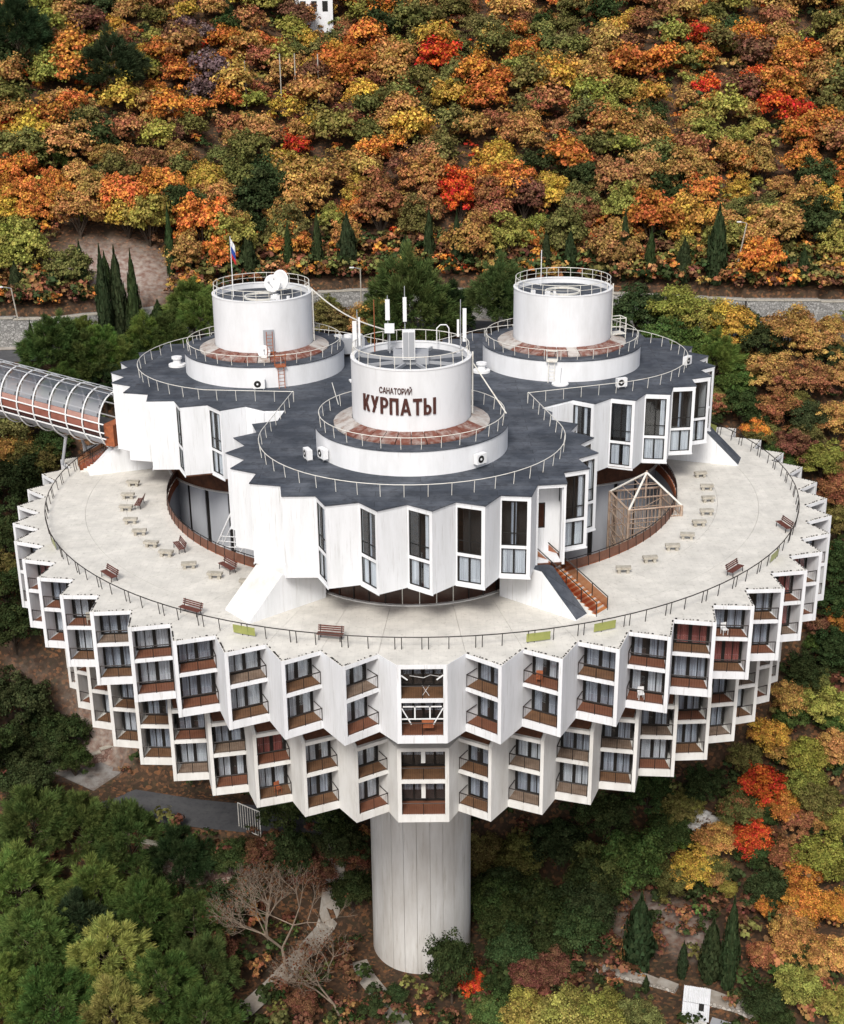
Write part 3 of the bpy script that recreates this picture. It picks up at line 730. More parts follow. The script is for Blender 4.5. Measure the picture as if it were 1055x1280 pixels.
# ------------------------------------------------------------------ lettering on the front drum
def sign():
    c = LOBES[0][0]; th = empty('sanatorium_sign', (c[0]-1, c[1]-4.9, 14.4), 0, 'dark brown Cyrillic lettering on the front white drum', 'sign')
    O = Vector(th.location)
    dg = bpy.context.evaluated_depsgraph_get()
    def width(txt, size, off):
        cu = bpy.data.curves.new('t', 'FONT'); cu.body = txt; cu.size = size; cu.offset = off; cu.extrude = .05
        o = bpy.data.objects.new('t', cu); sc.collection.objects.link(o); dg.update(); ev = o.evaluated_get(dg); me = bpy.data.meshes.new_from_object(ev)
        bpy.data.objects.remove(o); return me
    def word(txt, cap, total, xc, zb, off, depth):
        size = cap/.70
        ms = [(ch, width(ch, size, off)) for ch in txt]
        ws = []
        for ch, me in ms:
            n = len(me.vertices); co = np.empty(n*3, np.float32); me.vertices.foreach_get('co', co); co = co.reshape(-1, 3)
            co[:, 1] -= co[:, 1].min() if ch not in 'Й' else 0
            ws.append((co, co[:, 0].min(), co[:, 0].max()))
        sumw = sum(b-a for _, a, b in ws); gap = total*.10/(len(txt)-1); fx = total*.90/sumw
        x = -total/2
        hk = cap/max(1e-3, (ws[0][0][:, 1].max()))
        for (ch, me), (co, a, b) in zip(ms, ws):
            X = (co[:, 0]-a)*fx+x; x += (b-a)*fx+gap
            rr = 4.80+.02+np.clip(co[:, 2]+.05, 0, .1)/.1*depth
            ang = xc/4.8+X/4.8
            nx = c[0]+rr*np.sin(ang)-O.x; ny = c[1]-rr*np.cos(ang)-O.y; nz = zb+co[:, 1]*hk-O.z
            co2 = np.stack([nx, ny, nz], 1).astype(np.float32)
            me.vertices.foreach_set('co', co2.ravel()); me.materials.clear(); me.materials.append(M['sign']); me.update()
            inst('letter', me, th)
    # the big word in bold drawn strokes
    H = 1.33; S = .25
    def bar(x0, z0, x1, z1, wd=S):      # slanted bar with horizontal ends
        return [(x0, z0), (x0+wd, z0), (x1+wd, z1), (x1, z1)]
    def bowl(x, z0, z1, rx):            # half ring opening left, as quads
        zc = (z0+z1)/2; rz = (z1-z0)/2; out = []; N = 8
        for i in range(N):
            a0, a1 = -PI/2+PI*i/N, -PI/2+PI*(i+1)/N
            f = lambda a, k: (x+(rx-k*S*.95)*math.cos(a), zc+(rz-k*S*.8)*math.sin(a))
            out.append([f(a0, 1), f(a0, 0), f(a1, 0), f(a1, 1)])
        for zz in ((z0, z0+S*.8), (z1-S*.8, z1)): out.append([(x-.26, zz[0]), (x+.002, zz[0]), (x+.002, zz[1]), (x-.26, zz[1])])
        return out
    G_ = {'К': (.86, [bar(0, 0, 0, H), bar(.26, .62, .56, H), bar(.56, 0, .24, .74)]), 'У': (.88, [bar(.0, H, .34, .42), bar(.12, 0, .60, H)]),
          'Р': (.76, [bar(0, 0, 0, H)]+bowl(.40, .50, H, .38)), 'П': (.84, [bar(0, 0, 0, H), bar(.59, 0, .59, H), [(.24, H-.24), (.60, H-.24), (.60, H), (.24, H)]]),
          'А': (.98, [bar(0, 0, .36, H), bar(.73, 0, .37, H), [(.22, .26), (.76, .26), (.70, .47), (.28, .47)]]), 'Т': (.82, [[(0, H-.24), (.82, H-.24), (.82, H), (0, H)], bar(.285, 0, .285, H-.23)]),
          'Ы': (1.14, [bar(0, 0, 0, H)]+bowl(.38, 0, .80, .34)+[bar(.89, 0, .89, H)])}
    word_ = 'КУРПАТЫ'; total = 6.15; gap = .13; fx = (total-gap*6)/sum(G_[q][0] for q in word_); x = -total/2
    for q in word_:
        m = MB()
        for n_, P in enumerate(G_[q][1]):
            d1 = .09+.002*(n_ % 5); A = sum(P[i][0]*P[(i+1) % 4][1]-P[(i+1) % 4][0]*P[i][1] for i in range(4))
            if A < 0: P = P[::-1]
            vs = []
            for rr_ in (4.79, 4.81+d1):
                for px, pz in P:
                    a = (-1.12+x+px*fx)/4.8; vs.append((c[0]+rr_*math.sin(a)-O.x, c[1]-rr_*math.cos(a)-O.y, 13.72+pz-O.z))
            m.add(vs, [(3, 2, 1, 0), (4, 5, 6, 7), (0, 1, 5, 4), (1, 2, 6, 5), (2, 3, 7, 6), (3, 0, 4, 7)])
        m.build('letter', M['sign'], th); x += G_[q][0]*fx+gap
    word('САНАТОРИЙ', .50, 2.62, -1.22, 15.38, .008, .06)
sign()

# ------------------------------------------------------------------ roof equipment
def ac_unit(loc, rz, label, s=1):
    t = empty('air_conditioner', loc, rz, label, 'air conditioner')
    MB().box(-.5*s, .5*s, -.22, .22, 0, .8*s).build('casing', M['white'], t)
    f = MB(); f.add([(-.12*s+.3*s*math.cos(2*PI*i/16), -.232, .4*s+.3*s*math.sin(2*PI*i/16)) for i in range(16)], [tuple(range(16))]); f.build('fan_grille', M['frame'], t)
    MB().tube((-.12*s, -.25, .4*s), (-.12*s, -.225, .4*s), .1, 10).build('fan_hub', M['white'], t)
    b = MB(); b.box(-.4*s, -.34*s, -.2, .3, -.12, -.005); b.box(.34*s, .4*s, -.2, .3, -.12, -.005); b.build('bracket', M['grey'], t)
def on_drum(i, deg, r, z):
    c, _ = LOBES[i]; x, y = pol(r, deg); return (c[0]+x, c[1]+y, z), R(deg)
l, a = on_drum(0, -59, 8.15, 10.1); ac_unit(l, a, 'white air conditioner on the left side of the front drum base')
l, a = on_drum(0, -66, 9.0, 9.9); ac_unit(l, a, 'white air conditioner standing on the roof just left of the front drum')
l, a = on_drum(0, 41, 8.12, 10.2); ac_unit(l, a, 'white air conditioner with black fan on the right of the front drum base')
l, a = on_drum(2, 2, 8.12, 9.85); ac_unit(l, a, 'white air conditioner low on the back left drum base', 1.1)
ac_unit((18.6, -1.3, 10.0), R(20), 'white air conditioner on the roof railing before the back right drum')
ac_unit((26.2, 6.8, 9.9), R(50), 'white air conditioner at the far right end of the roof')
def mushroom(loc, label):
    t = empty('roof_vent', loc, 0, label, 'vent')
    MB().cyl((0, 0), .85, 0, .22, 24).build('base_disc', M['white'], t); MB().cyl((0, 0), .38, .22, .75, 20).build('neck', M['white'], t); MB().cyl((0, 0), .52, .75, .95, 20).build('cap', M['white'], t)
mushroom((-24.3, 8.6, ZR+.05), 'white mushroom vent left of the back left drum')
mushroom((5.9, 5.2, ZR+.05), 'white mushroom vent behind the front drum beside the back right drum')
def antenna(loc, h, panels, label, colr='white'):
    t = empty('antenna_mast', loc, 0, label, 'antenna')
    MB().tube((0, 0, 0), (0, 0, h), .05, 6, r2=.035).build('pole', M['grey'] if colr == 'white' else M['rust'], t)
    for (z0, z1, wd, dx) in panels:
        m = MB(); m.box(dx-wd/2, dx+wd/2, -.2, -.06, z0, z1); m.build('antenna_panel', M['white'], t)
    return t
c0 = LOBES[0][0]
antenna((c0[0]-1.9, c0[1]+3.6, 16.72), 4.6, [(2.6, 4.3, .36, 0)], 'tall twin-panel antenna rising at the back of the front drum, left one')
antenna((c0[0]-.5, c0[1]+3.9, 16.72), 5.3, [(2.4, 4.4, .30, 0)], 'slim white antenna rising at the back of the front drum, right one')
antenna((c0[0]-4.3, c0[1]+1.6, 16.72), 3.9, [(.9, 3.0, .34, -.22), (1.0, 3.3, .16, .16)], 'white antenna panels on the left rim of the front drum')
antenna((c0[0]+4.0, c0[1]+1.8, 16.72), 4.6, [(1.2, 3.9, .3, .32), (1.6, 3.0, .18, -.2)], 'white antenna panels on the right rim of the front drum')
antenna((c0[0]-3.0, c0[1]+3.4, 16.72), 4.3, [], 'thin rusty orange pole behind the front drum', 'rust')
t = empty('equipment_cabinet', (c0[0]-.15, c0[1]-.9, 17.2), 0, 'pale grey equipment cabinet in the middle of the front drum top', 'cabinet')
MB().box(-.5, .5, -.3, .3, 0, 2.3).build('cabinet_body', M['white'], t); MB().box(-.44, -.02, -.33, -.301, .1, 2.2).build('door', M['grey'], t); MB().box(.02, .44, -.33, -.301, .1, 2.2).build('door', M['grey'], t)
t = empty('junction_box', (c0[0]-1.75, c0[1]+2.9, 16.72), 0, 'small white junction box on a post behind the front drum cabinet', 'box')
MB().box(-.05, .05, -.05, .05, 0, 1.7).build('post', M['grey'], t); MB().box(-.4, .4, -.25, .25, 1.7, 2.4).build('box_body', M['white'], t)
t = empty('ladder_hoop', (c0[0]+2.6, c0[1]+3.4, 17.3), 0, 'white tubular ladder hoop at the back right of the front drum', 'ladder')
m = MB(); m.path([(-.5, 0, 0), (-.5, 0, 1.3), (-.2, 0, 1.6), (.3, 0, 1.6), (.5, 0, 1.3), (.5, 0, 0)], .05, 6); m.build('hoop', M['white'], t)
# dishes
def dish(loc, r, rz, tilt, label):
    t = empty('satellite_dish', loc, rz, label, 'satellite dish')
    m = MB(); n = 28; rings = 6; vs = [(0, .18*r, 0)]
    for k in range(1, rings+1):
        rr = r*k/rings; y = .18*r*(1-(k/rings)**2)
        vs += [(rr*math.cos(2*PI*i/n), y, rr*math.sin(2*PI*i/n)) for i in range(n)]
    fs = [(0, 1+i, 1+(i+1) % n) for i in range(n)]
    for k in range(rings-1):
        a, b = 1+k*n, 1+(k+1)*n; fs += [(a+i, b+i, b+(i+1) % n, a+(i+1) % n) for i in range(n)]
    m.add(vs, fs); o = m.build('reflector', M['white'], t, smooth=True); o.rotation_euler = (tilt, 0, 0); o.location = (0, 0, r+.5)
    md = o.modifiers.new('solid', 'SOLIDIFY'); md.thickness = .05
    MB().tube((0, .35, 0), (0, .3, r+.5), .07, 8).build('mast', M['grey'], t)
    m = MB(); m.tube((0, .1, r+.1), (0, -.9*r, r+.75), .03, 5); m.box(-.08, .08, -.95*r, -.8*r, r+.66, r+.84); m.build('feed_arm', M['grey'], t)
cL = LOBES[2][0]; cR = LOBES[1][0]
dish((cL[0]+1.05, cL[1]-.1, 16.72), .85, R(-20), -.15, 'nearer and smaller of two white dishes on the back left drum')
dish((cL[0]+1.75, cL[1]+.8, 16.72), 1.0, R(-35), -.15, 'larger white dish behind its twin on the back left drum')
dish((cL[0]+.6, cL[1]-5.6, 11.6), .6, R(10), -.3, 'small grey dish at the foot of the back left drum')
t = empty('flagpole', (cL[0]-2.8, cL[1]+.2, 16.72), 0, 'thin white pole flying a limp white, blue and red flag on the back left drum', 'flagpole')
MB().tube((0, 0, 0), (0, 0, 5.9), .05, 6, r2=.03).build('pole', M['white'], t)
fl = MB(); rows = 9
vs = []
for j in range(7):
    for i in range(rows):
        z = 5.7-1.9*i/(rows-1)-.25*j*.6; vs.append((.04+.065*j, .06*math.sin(j*2+i), z+.03*j))
fsx = []; msx = []
for j in range(6):
    for i in range(rows-1):
        fsx.append((j*rows+i, j*rows+i+1, (j+1)*rows+i+1, (j+1)*rows+i)); msx.append(min(2, i*3//(rows-1)))
fl.v = vs; fl.f = fsx; fl.m = msx; fl.build('flag', [M['flagw'], M['flagb'], M['flagr']], t)
def rooftop_pieces(c, label, seed):
    rr = random.Random(seed); t = empty('roof_equipment', (c[0], c[1], 16.72), 0, label, 'equipment')
    for _ in range(4):
        x, y = rr.uniform(-1, 1.4), rr.uniform(-.5, .5); s = rr.uniform(.25, .5); MB().box(x-s/2, x+s/2, y-.2, y+.2, .25, .25+s).build('unit_box', M['white'], t)
    m = MB(); m.tube((-1.2, 0, .2), (1.6, .1, .2), .06, 6); m.tube((-1, .4, 0), (-1, .4, .3), .05, 5); m.build('support_bar', M['grey'], t)
rooftop_pieces((cL[0]+2.2, cL[1]-2.4), 'small white units on a bar on the back left drum top', 1)
rooftop_pieces((cR[0]-2.3, cR[1]-2.6), 'small white units on a bar on the back right drum top', 2)
t = empty('lightning_rod', (cR[0]-1.9, cR[1]+3.0, 16.72), 0, 'thin white rod standing on the back right drum', 'rod'); MB().tube((0, 0, 0), (0, 0, 3.6), .045, 6).build('rod', M['white'], t)
# whip of pipes behind the drums
t = empty('chiller_unit', (-7.4, 12.2, ZR+.05), R(10), 'grey rooftop chiller between the back left drum and the front drum', 'chiller')
MB().box(-1.6, 1.6, -.9, .9, .35, 1.9).build('tank', M['grey'], t)
for x in (-1, 0, 1): MB().cyl((x, 0), .42, 1.9, 2.15, 16).build('fan_cowl', M['white'], t)
m = MB(); [m.box(x-.06, x+.06, y-.06, y+.06, 0, .35) for x in (-1.4, 1.4) for y in (-.8, .8)]; m.build('stand', M['rail_white'], t)
m = MB(); m.path([(1.6, 0, .8), (2.4, -.2, .8), (2.4, -.2, .1), (3.4, -1, .1)], .09, 6); m.build('pipe', M['white'], t)
def ladder(loc, rz, h, matn, label, box=True):
    t = empty('access_ladder', loc, rz, label, 'ladder')
    for x in (-.28, .28): MB().tube((x, -.25, 0), (x, -.02, h), .04, 5).build('rail', M[matn], t)
    k = 0; z = .3
    rm = MB().tube((-.28, 0, 0), (.28, 0, 0), .025, 4).mesh('rung', [M[matn]])
    while z < h: inst('rung', rm, t, (0, -.25+.23*z/h, z)); z += .33
    if box:
        m = MB(); m.path([(-.5, .2, h-.1), (-.5, .2, h+1), (-.5, -.3, h+1), (.5, -.3, h+1), (.5, .2, h+1), (.5, .2, h-.1)], .05, 5); m.box(-.5, .5, -.2, .9, h-.1, h-.02); m.build('landing', M[matn], t)
l, a = on_drum(2, 17, 8.0, ZR+.05); ladder(l, a, 2.1, 'rust', 'rusty orange ladder up to the back left drum deck')
l, a = on_drum(1, -12, 8.0, ZR+.05); ladder(l, a, 2.1, 'rail_white', 'cream ladder with a landing up to the back right drum deck')
l, a = on_drum(2, 12, 5.6, 12.0); ladder(l, a, 2.6, 'rust', 'rusty upright ladder against the back left drum wall', False)
t = empty('maintenance_door', (cL[0]+1.0, cL[1]-4.72, 12.5), R(12), 'grey door in the wall of the back left drum above the orange ladder', 'door'); MB().box(-.5, .5, -.12, 0, 0, 2.1).build('door_leaf', M['grey'], t); MB().box(-.62, .62, -.10, .0, -.1, -.01).build('sill', M['rust'], t)
t = empty('service_platform', (cR[0]+5.4, cR[1]+1.0, 12.3), R(20), 'cream framed platform right of the back right drum', 'platform')
m = MB()
for x in (-.9, .9):
    for y in (-.6, .6): m.tube((x, y, -.5), (x, y, 1.6), .05, 5)
m.path([(-.9, -.6, 1.6), (.9, -.6, 1.6), (.9, .6, 1.6), (-.9, .6, 1.6), (-.9, -.6, 1.6)], .05, 5); m.path([(-.9, -.6, .8), (.9, -.6, .8)], .04, 5); m.build('frame', M['rail_white'], t); MB().box(-.95, .95, -.65, .65, 0, .06).build('deck', M['rail_white'], t)
def cable(a, b, sag, r, label, matn='rail_white'):
    a = Vector(a); b = Vector(b); m = MB(); P = [a.lerp(b, i/14)-Vector((0, 0, sag*math.sin(PI*i/14)))-a for i in range(15)]
    m.path(P, r, 5); o = m.build('cable', M[matn]); o.location = a; tag(o, label, 'cable')
cable((cL[0]+4.3, cL[1]+2.2, 17.4), (c0[0]-2, c0[1]+3, 18.6), .7, .07, 'pale cable sagging from the back left drum to the front drum')
cable((c0[0]+4.9, c0[1]+.3, 16.6), (c0[0]+7.6, c0[1]-1.2, 12.7), 0, .06, 'thin white pipe slanting down the right side of the front drum')
cable((cL[0]+7, cL[1]-6.5, 9.85), (c0[0]-6, c0[1]+6.6, 9.85), 0, .04, 'thin pale hose lying on the roof between left and front drums')
t = empty('paint_tray', (cR[0]-.9, cR[1]-8.6, ZR+.05), R(5), 'white tray with an aerial on the roof before the back right drum', 'tray'); MB().cyl((0, 0), .8, 0, .12, 20).build('tray', M['white'], t); MB().tube((0, 0, .1), (.1, 0, 1.6), .03, 5).build('aerial', M['grey'], t)
t = empty('roof_hatch_box', (cL[0]+9.3, cL[1]-5.6, ZR+.05), R(15), 'flat white hatch on the roof right of the back left drum', 'hatch'); MB().box(-.7, .7, -.35, .35, 0, .16).build('lid', M['white'], t)

# ------------------------------------------------------------------ terrace furniture
def bench_proto(matn, label):
    t = empty('park_bench', (0, 0, 0), 0, label, 'bench', None); L = .98
    sl = MB().box(-L, L, -.05, .05, -.02, .02).mesh('seat_slat', [M[matn]])
    for y in (-.22, -.08, .06, .20): inst('seat_slat', sl, t, (0, y, .46))
    for i, z in enumerate((.62, .76, .90)):
        o = inst('back_slat', sl, t, (0, .30+.05*i, z)); o.rotation_euler = (R(80), 0, 0)
    for x in (-.8, .8):
        m = MB(); m.tube((x, -.25, 0), (x, -.22, .44), .035, 5); m.tube((x, .28, 0), (x, .22, .44), .035, 5); m.tube((x, -.24, .43), (x, .26, .43), .035, 5); m.tube((x, .24, .43), (x, .42, .98), .035, 5)
        m.build('bench_leg', M['frame'], t)
    return t
def copy_thing(src, loc, rz, label, group=None):
    r = src.copy(); link(r); r.location = loc; r.rotation_euler = (0, 0, rz); r['label'] = label
    if group: r['group'] = group
    for ch in src.children:
        c = ch.copy(); link(c); c.parent = r
        for g in ch.children:
            d = g.copy(); link(d); d.parent = c
    return r
b0 = bench_proto('wood', 'dark red slatted bench at the front rim railing, nearest the camera')
b0.location = (-6.72, -33.2, .008); b0.rotation_euler = (0, 0, R(180)+R(-11.5)); b0['group'] = 'benches on the terrace'
def face(x, y, outward):    # bench backrest towards the rim or towards the court
    a = math.atan2(x, -y); return a+(PI if outward else 0)
b0.rotation_euler = (0, 0, face(-6.72, -33.2, True))
for x, y, outw, lab in [(-26.2, -5.2, True, 'red slatted bench beside the left court, the farthest of three there'), (-20.7, -15.9, True, 'red slatted bench beside the left court, the middle of three there'),
        (-16.0, -20.4, True, 'red slatted bench beside the left court, the nearest of three there'), (-25.4, -21.8, False, 'bench against the left part of the rim railing, the farther one'),
        (-17.7, -28.6, False, 'bench against the left part of the rim railing beside the big white wedge'), (31.7, -12.4, None, 'red bench turned end-on near the far right rim railing'), (25.4, -21.9, False, 'dark bench on the right part of the rim railing')]:
    rz = face(x, y, outw) if outw is not None else R(-75)
    if outw: rz = face(x, y, True)+PI+R(-12)
    else: rz = face(x, y, True)+PI if outw is False else rz
    copy_thing(b0, (x, y, .008), rz, lab, 'benches on the terrace')
b0.rotation_euler = (0, 0, face(-6.72, -33.2, True)+PI)
def seat_block():
    t = empty('stone_stool', (0, 0, 0), 0, 'x', 'stool', 'concrete stools in two arcs on the terrace')
    m = MB(); m.prism([(-.62, -.24), (.6, -.26), (.64, .24), (-.6, .27)], .33, .55); m.build('stone_top', M['block'], t)
    for x in (-.36, .36): MB().box(x-.12, x+.12, -.2, .2, 0, .33).build('foot', M['block'], t)
    return t
sb = seat_block(); first = True
ordw = ['farthest', 'second farthest', 'third farthest', 'fourth farthest', 'fifth farthest', 'fifth nearest', 'fourth nearest', 'third nearest', 'second nearest', 'nearest']
PL = [(-27.9, .4), (-27.7, -3.1), (-27.2, -6.3), (-26.15, -9.55), (-24.8, -12.3), (-23.25, -15.1), (-21.6, -17.2), (-19.25, -19.8), (-16.8, -21.9), (-14.0, -23.4)]
PR = [(27.1, 1.45), (27.0, -2.2), (26.5, -5.4), (25.7, -8.7), (24.5, -11.4), (22.9, -14.4), (21.2, -16.85), (18.9, -19.4), (16.4, -21.5)]
rr = random.Random(3)
for side, L, W_ in (('left', PL, ordw), ('right', PR, ordw[:4]+['middle']+ordw[6:])):
    for (x, y), nm in zip(L, W_):
        lab = '%s low concrete stool in the %s arc on the terrace' % (nm, side); rz = rr.uniform(-.2, .2)
        if first: sb.location = (x, y, .008); sb.rotation_euler = (0, 0, rz); sb['label'] = lab; first = False
        else: copy_thing(sb, (x, y, .008), rz, lab)

def balcony_chair(k, s, label, matn, g=UP, zf=-2.69):
    V, T, _ = g['pts'](k); x = V[0]*.5+T[0]*.5; y = V[1]*.5+T[1]*.5; c = 1-.7/math.hypot(x, y); t = empty('balcony_chair', (s*x*c, y*c, zf), math.atan2(T[1]-V[1], (T[0]-V[0]))*s+.4, label, 'chair')
    MB().box(-.24, .24, -.22, .22, .42, .46).build('seat', M[matn], t); MB().box(-.24, .24, .2, .24, .5, .92).build('backrest', M[matn], t)
    for a in (-.2, .2):
        for b in (-.18, .2): MB().box(a-.02, a+.02, b-.02, b+.02, 0, .92 if b > 0 and False else .42).build('leg', M[matn], t)
balcony_chair(5, 1, 'white chair on a top-row balcony, sixth tooth right of the front centre', 'white')
balcony_chair(6, -1, 'pale chair on a top-row balcony, seventh tooth left of the front centre', 'block')
balcony_chair(1, 1, 'red chair on a top-row balcony, second tooth right of the front centre', 'rust')
balcony_chair(3, 1, 'white chair on a second-row balcony, fourth tooth right of the front centre', 'white', UP, -5.69)
balcony_chair(2, -1, 'red chair on a bottom-row balcony, third tooth left of the front centre', 'rust', LO, -14.37)
# ------------------------------------------------------------------ lattice pavilion and tubular frame in the courts
def pavilion():
    t = empty('steel_pavilion', (20.4, -7.0, -8.7), R(12), 'rusty white steel pavilion frame with a pyramid top rising in the right court', 'pavilion')
    a = 3.55; z1 = 9.7; zt = 12.2; cs = [(a*math.cos(R(45+90*i)), a*math.sin(R(45+90*i))) for i in range(4)]
    for x, y in cs: MB().tube((x, y, 0), (x, y, z1), .13, 6).build('corner_post', M['scaffold'], t)
    for i in range(4):
        p, q = cs[i], cs[(i+1) % 4]
        m = MB()
        for z in (z1, z1-.9, z1-1.8, z1-3.4, z1-4.6, z1-5.6): m.tube((p[0], p[1], z), (q[0], q[1], z), .10 if z == z1 else .05, 5)
        for k in range(1, 14):
            u = k/14; x, y = p[0]*(1-u)+q[0]*u, p[1]*(1-u)+q[1]*u; m.tube((x, y, z1-5.6), (x, y, z1-.0), .035, 4)
        m.tube((p[0], p[1], z1-3.4), (q[0], q[1], z1-5.6), .04, 4); m.tube((p[0], p[1], z1-1.1), (q[0], q[1], z1-3.4), .04, 4)
        m.build('lattice_side', M['scaffold'], t)
        m = MB(); m.tube((p[0], p[1], z1), (0, 0, zt), .10, 6); m.build('roof_rafter', M['rail_white'], t)
        m = MB()
        for h in (.33, .66): m.tube((p[0]*(1-h), p[1]*(1-h), z1+(zt-z1)*h), (q[0]*(1-h), q[1]*(1-h), z1+(zt-z1)*h), .04, 4)
        m.build('roof_purlin', M['scaffold'], t)
    MB().tube((0, 0, z1), (0, 0, zt+.2), .08, 6).build('king_post', M['scaffold'], t)
M['scaffold'] = mat('rusty_white_steel', (.45, .34, .26), .7, ((.20, .09, .05), 1.5, .45, .8))
pavilion()
t = empty('tubular_frame', (-16.2, -13.6, -1.2), R(-25), 'white tubular steel frame leaning in the left court', 'frame')
m = MB(); A = [(-2.2, 0, 0), (-.2, .1, 3.9), (2.2, .3, 3.0), (2.0, 0, -.5)]
m.path(A, .08, 6); m.path([(-2.2, 1.4, 0), (-.2, 1.5, 3.9), (2.2, 1.6, 3.0)], .06, 6); m.tube((-.2, .1, 3.9), (-.2, .1, .2), .05, 5); m.tube((.2, 0, -.3), (2.2, .3, 3.0), .06, 5)
for z in (.3, .8, 1.3): m.tube((-2.0+z*.4, 0, z), (2.1, .1, z+.3), .045, 5)
for x in (-1.4, -.7, .3, .9, 1.5): m.tube((x, 0, -2.5), (x, .05, 1.2), .025, 4)
m.build('tube_work', M['white'], t)
tag(MB().box(-1.3, 1.3, -.05, .05, -1.6, 1.5).build('wire_panel', M['grey_wire'] if 'grey_wire' in M else M['grey'], None), None) if False else None

# ------------------------------------------------------------------ covered footbridge
def bridge():
    P0 = Vector((-29.8, 5.6, 5.0)); d = Vector((-.915, .385, .125)); dh = Vector((-.9217, .3879, 0)); nrm = Vector((.3879, .9217, 0)); rad = 2.85
    t = empty('covered_footbridge', P0, 0, 'tubular covered footbridge of white hoops and grey glazing entering the back left lobe', 'footbridge')
    Lb = 46; step = 1.95; N = int(Lb/step)
    def ringpts(s, r, a0, a1, n): 
        c = d*s; return [c+nrm*(r*math.cos(a0+(a1-a0)*i/n))+Vector((0, 0, r*math.sin(a0+(a1-a0)*i/n))) for i in range(n+1)]
    ref = ringpts(0, rad, 0, 2*PI, 28); hm = MB(); hm.path(ref, .07, 6); hme = hm.mesh('hoop', [M['white']])
    dash = MB(); rp = ringpts(.28, rad-.05, R(10), R(170), 18)
    for i in range(0, 18, 2): dash.tube(rp[i], rp[i].lerp(rp[i+1], .8), .04, 4)
    dme = dash.mesh('hoop_clip', [M['frame']])
    for k in range(N):
        inst('hoop', hme, t, tuple(d*(k*step+.5))); tag(inst('hoop_clip', dme, t, tuple(d*(k*step+.5))), kind='stuff')
    def strip(name, a0, a1, r, mt, n=8, th=.03):
        m = MB()
        A = ringpts(0, r, a0, a1, n); Bq = ringpts(Lb, r, a0, a1, n); m.add(A+Bq, [(i, i+1, n+2+i, n+1+i) for i in range(n)])
        o = m.build(name, mt, t, smooth=True); return o
    # separate glazing panes between the hoops
    pm = MB(); A = ringpts(.06, rad-.16, R(-168), R(-195) , 4)
    def pane(a0, a1, n, r, mt, name):
        A = ringpts(.04, r, a0, a1, n); Bq = ringpts(step-.04, r, a0, a1, n); m = MB(); m.add(A+Bq, [(i, i+1, n+2+i, n+1+i) for i in range(n)]); me = m.mesh(name, [mt], True)
        for k in range(N-1): inst(name, me, t, tuple(d*(k*step+.5)))
    pane(R(25), R(160), 12, rad-.16, M['polycarb'], 'glazing_pane')
    pane(R(160.5), R(173), 3, rad-.165, M['band_pink'], 'pink_side_pane')
    pane(R(173.5), R(190), 3, rad-.17, M['band_red'], 'side_pane')
    pane(R(191), R(203), 3, rad-.20, M['band_dark'], 'dark_side_pane')
    pane(R(207), R(240), 4, rad-.20, M['grey_panel'], 'lower_panel')
    pane(R(240), R(335), 8, rad-.22, M['grey_panel'], 'belly_panel')
    for a in (172, 190.5, 205, 8, -20):
        q0 = ringpts(0, rad-.06, R(a), R(a+1), 1)[0]; q1 = ringpts(Lb, rad-.06, R(a), R(a+1), 1)[0]
        MB().tube(q0, q1, .07, 5).build('long_rail', M['white'], t)
    for a in (75, 90, 105):
        q0 = ringpts(0, rad+.12, R(a), R(a+1), 1)[0]; q1 = ringpts(Lb, rad+.12, R(a), R(a+1), 1)[0]
        MB().tube(q0, q1, .045, 5).build('roof_pipe', M['grey'], t)
    fl = MB(); a, b = ringpts(0, rad-.3, R(205), R(335), 1); c, e = ringpts(Lb, rad-.3, R(205), R(335), 1); fl.add([a, b, e, c], [(0, 1, 2, 3)]); fl.build('walkway', M['asphalt'], t)
    for s in (6.0, 24, 40):
        g = P0+d*s; gz = float(ground(g.x, g.y)) if s > 10 else .52; 
        for off in (-1.1, 1.1):
            q = d*s+nrm*off; MB().tube(q+Vector((0, 0, -rad+.1)), Vector((q.x+off*.6, q.y, gz-P0.z-.5)), .16, 8).build('support_leg', M['grey'], t)
        q = d*s; MB().tube(q+nrm*-1.1+Vector((0, 0, -rad)), q+d*2.5+Vector((0, 0, -rad)), .1, 6).build('brace', M['grey'], t)
    # orange vestibule at the building end
    m = MB(); q = [P0*0+dh*(-.6)+nrm*-2.1, dh*.5+nrm*-2.1, dh*.5+nrm*2.1, dh*-.6+nrm*2.1]; m.prism([(v.x, v.y) for v in q], -2.0, .2); m.build('vestibule', M['rust'], t)
M['band_pink'] = mat('weathered_pink_glazing', (.42, .25, .21), .5, ((.30, .15, .12), .7, .3, .7)); M['band_red'] = mat('red_brown_glazing', (.30, .12, .09), .4, ((.20, .07, .05), .7, .3, .7)); M['band_dark'] = mat('dark_red_glazing', (.10, .03, .025), .35, ((.05, .02, .018), .7, .3, .7))
bridge()
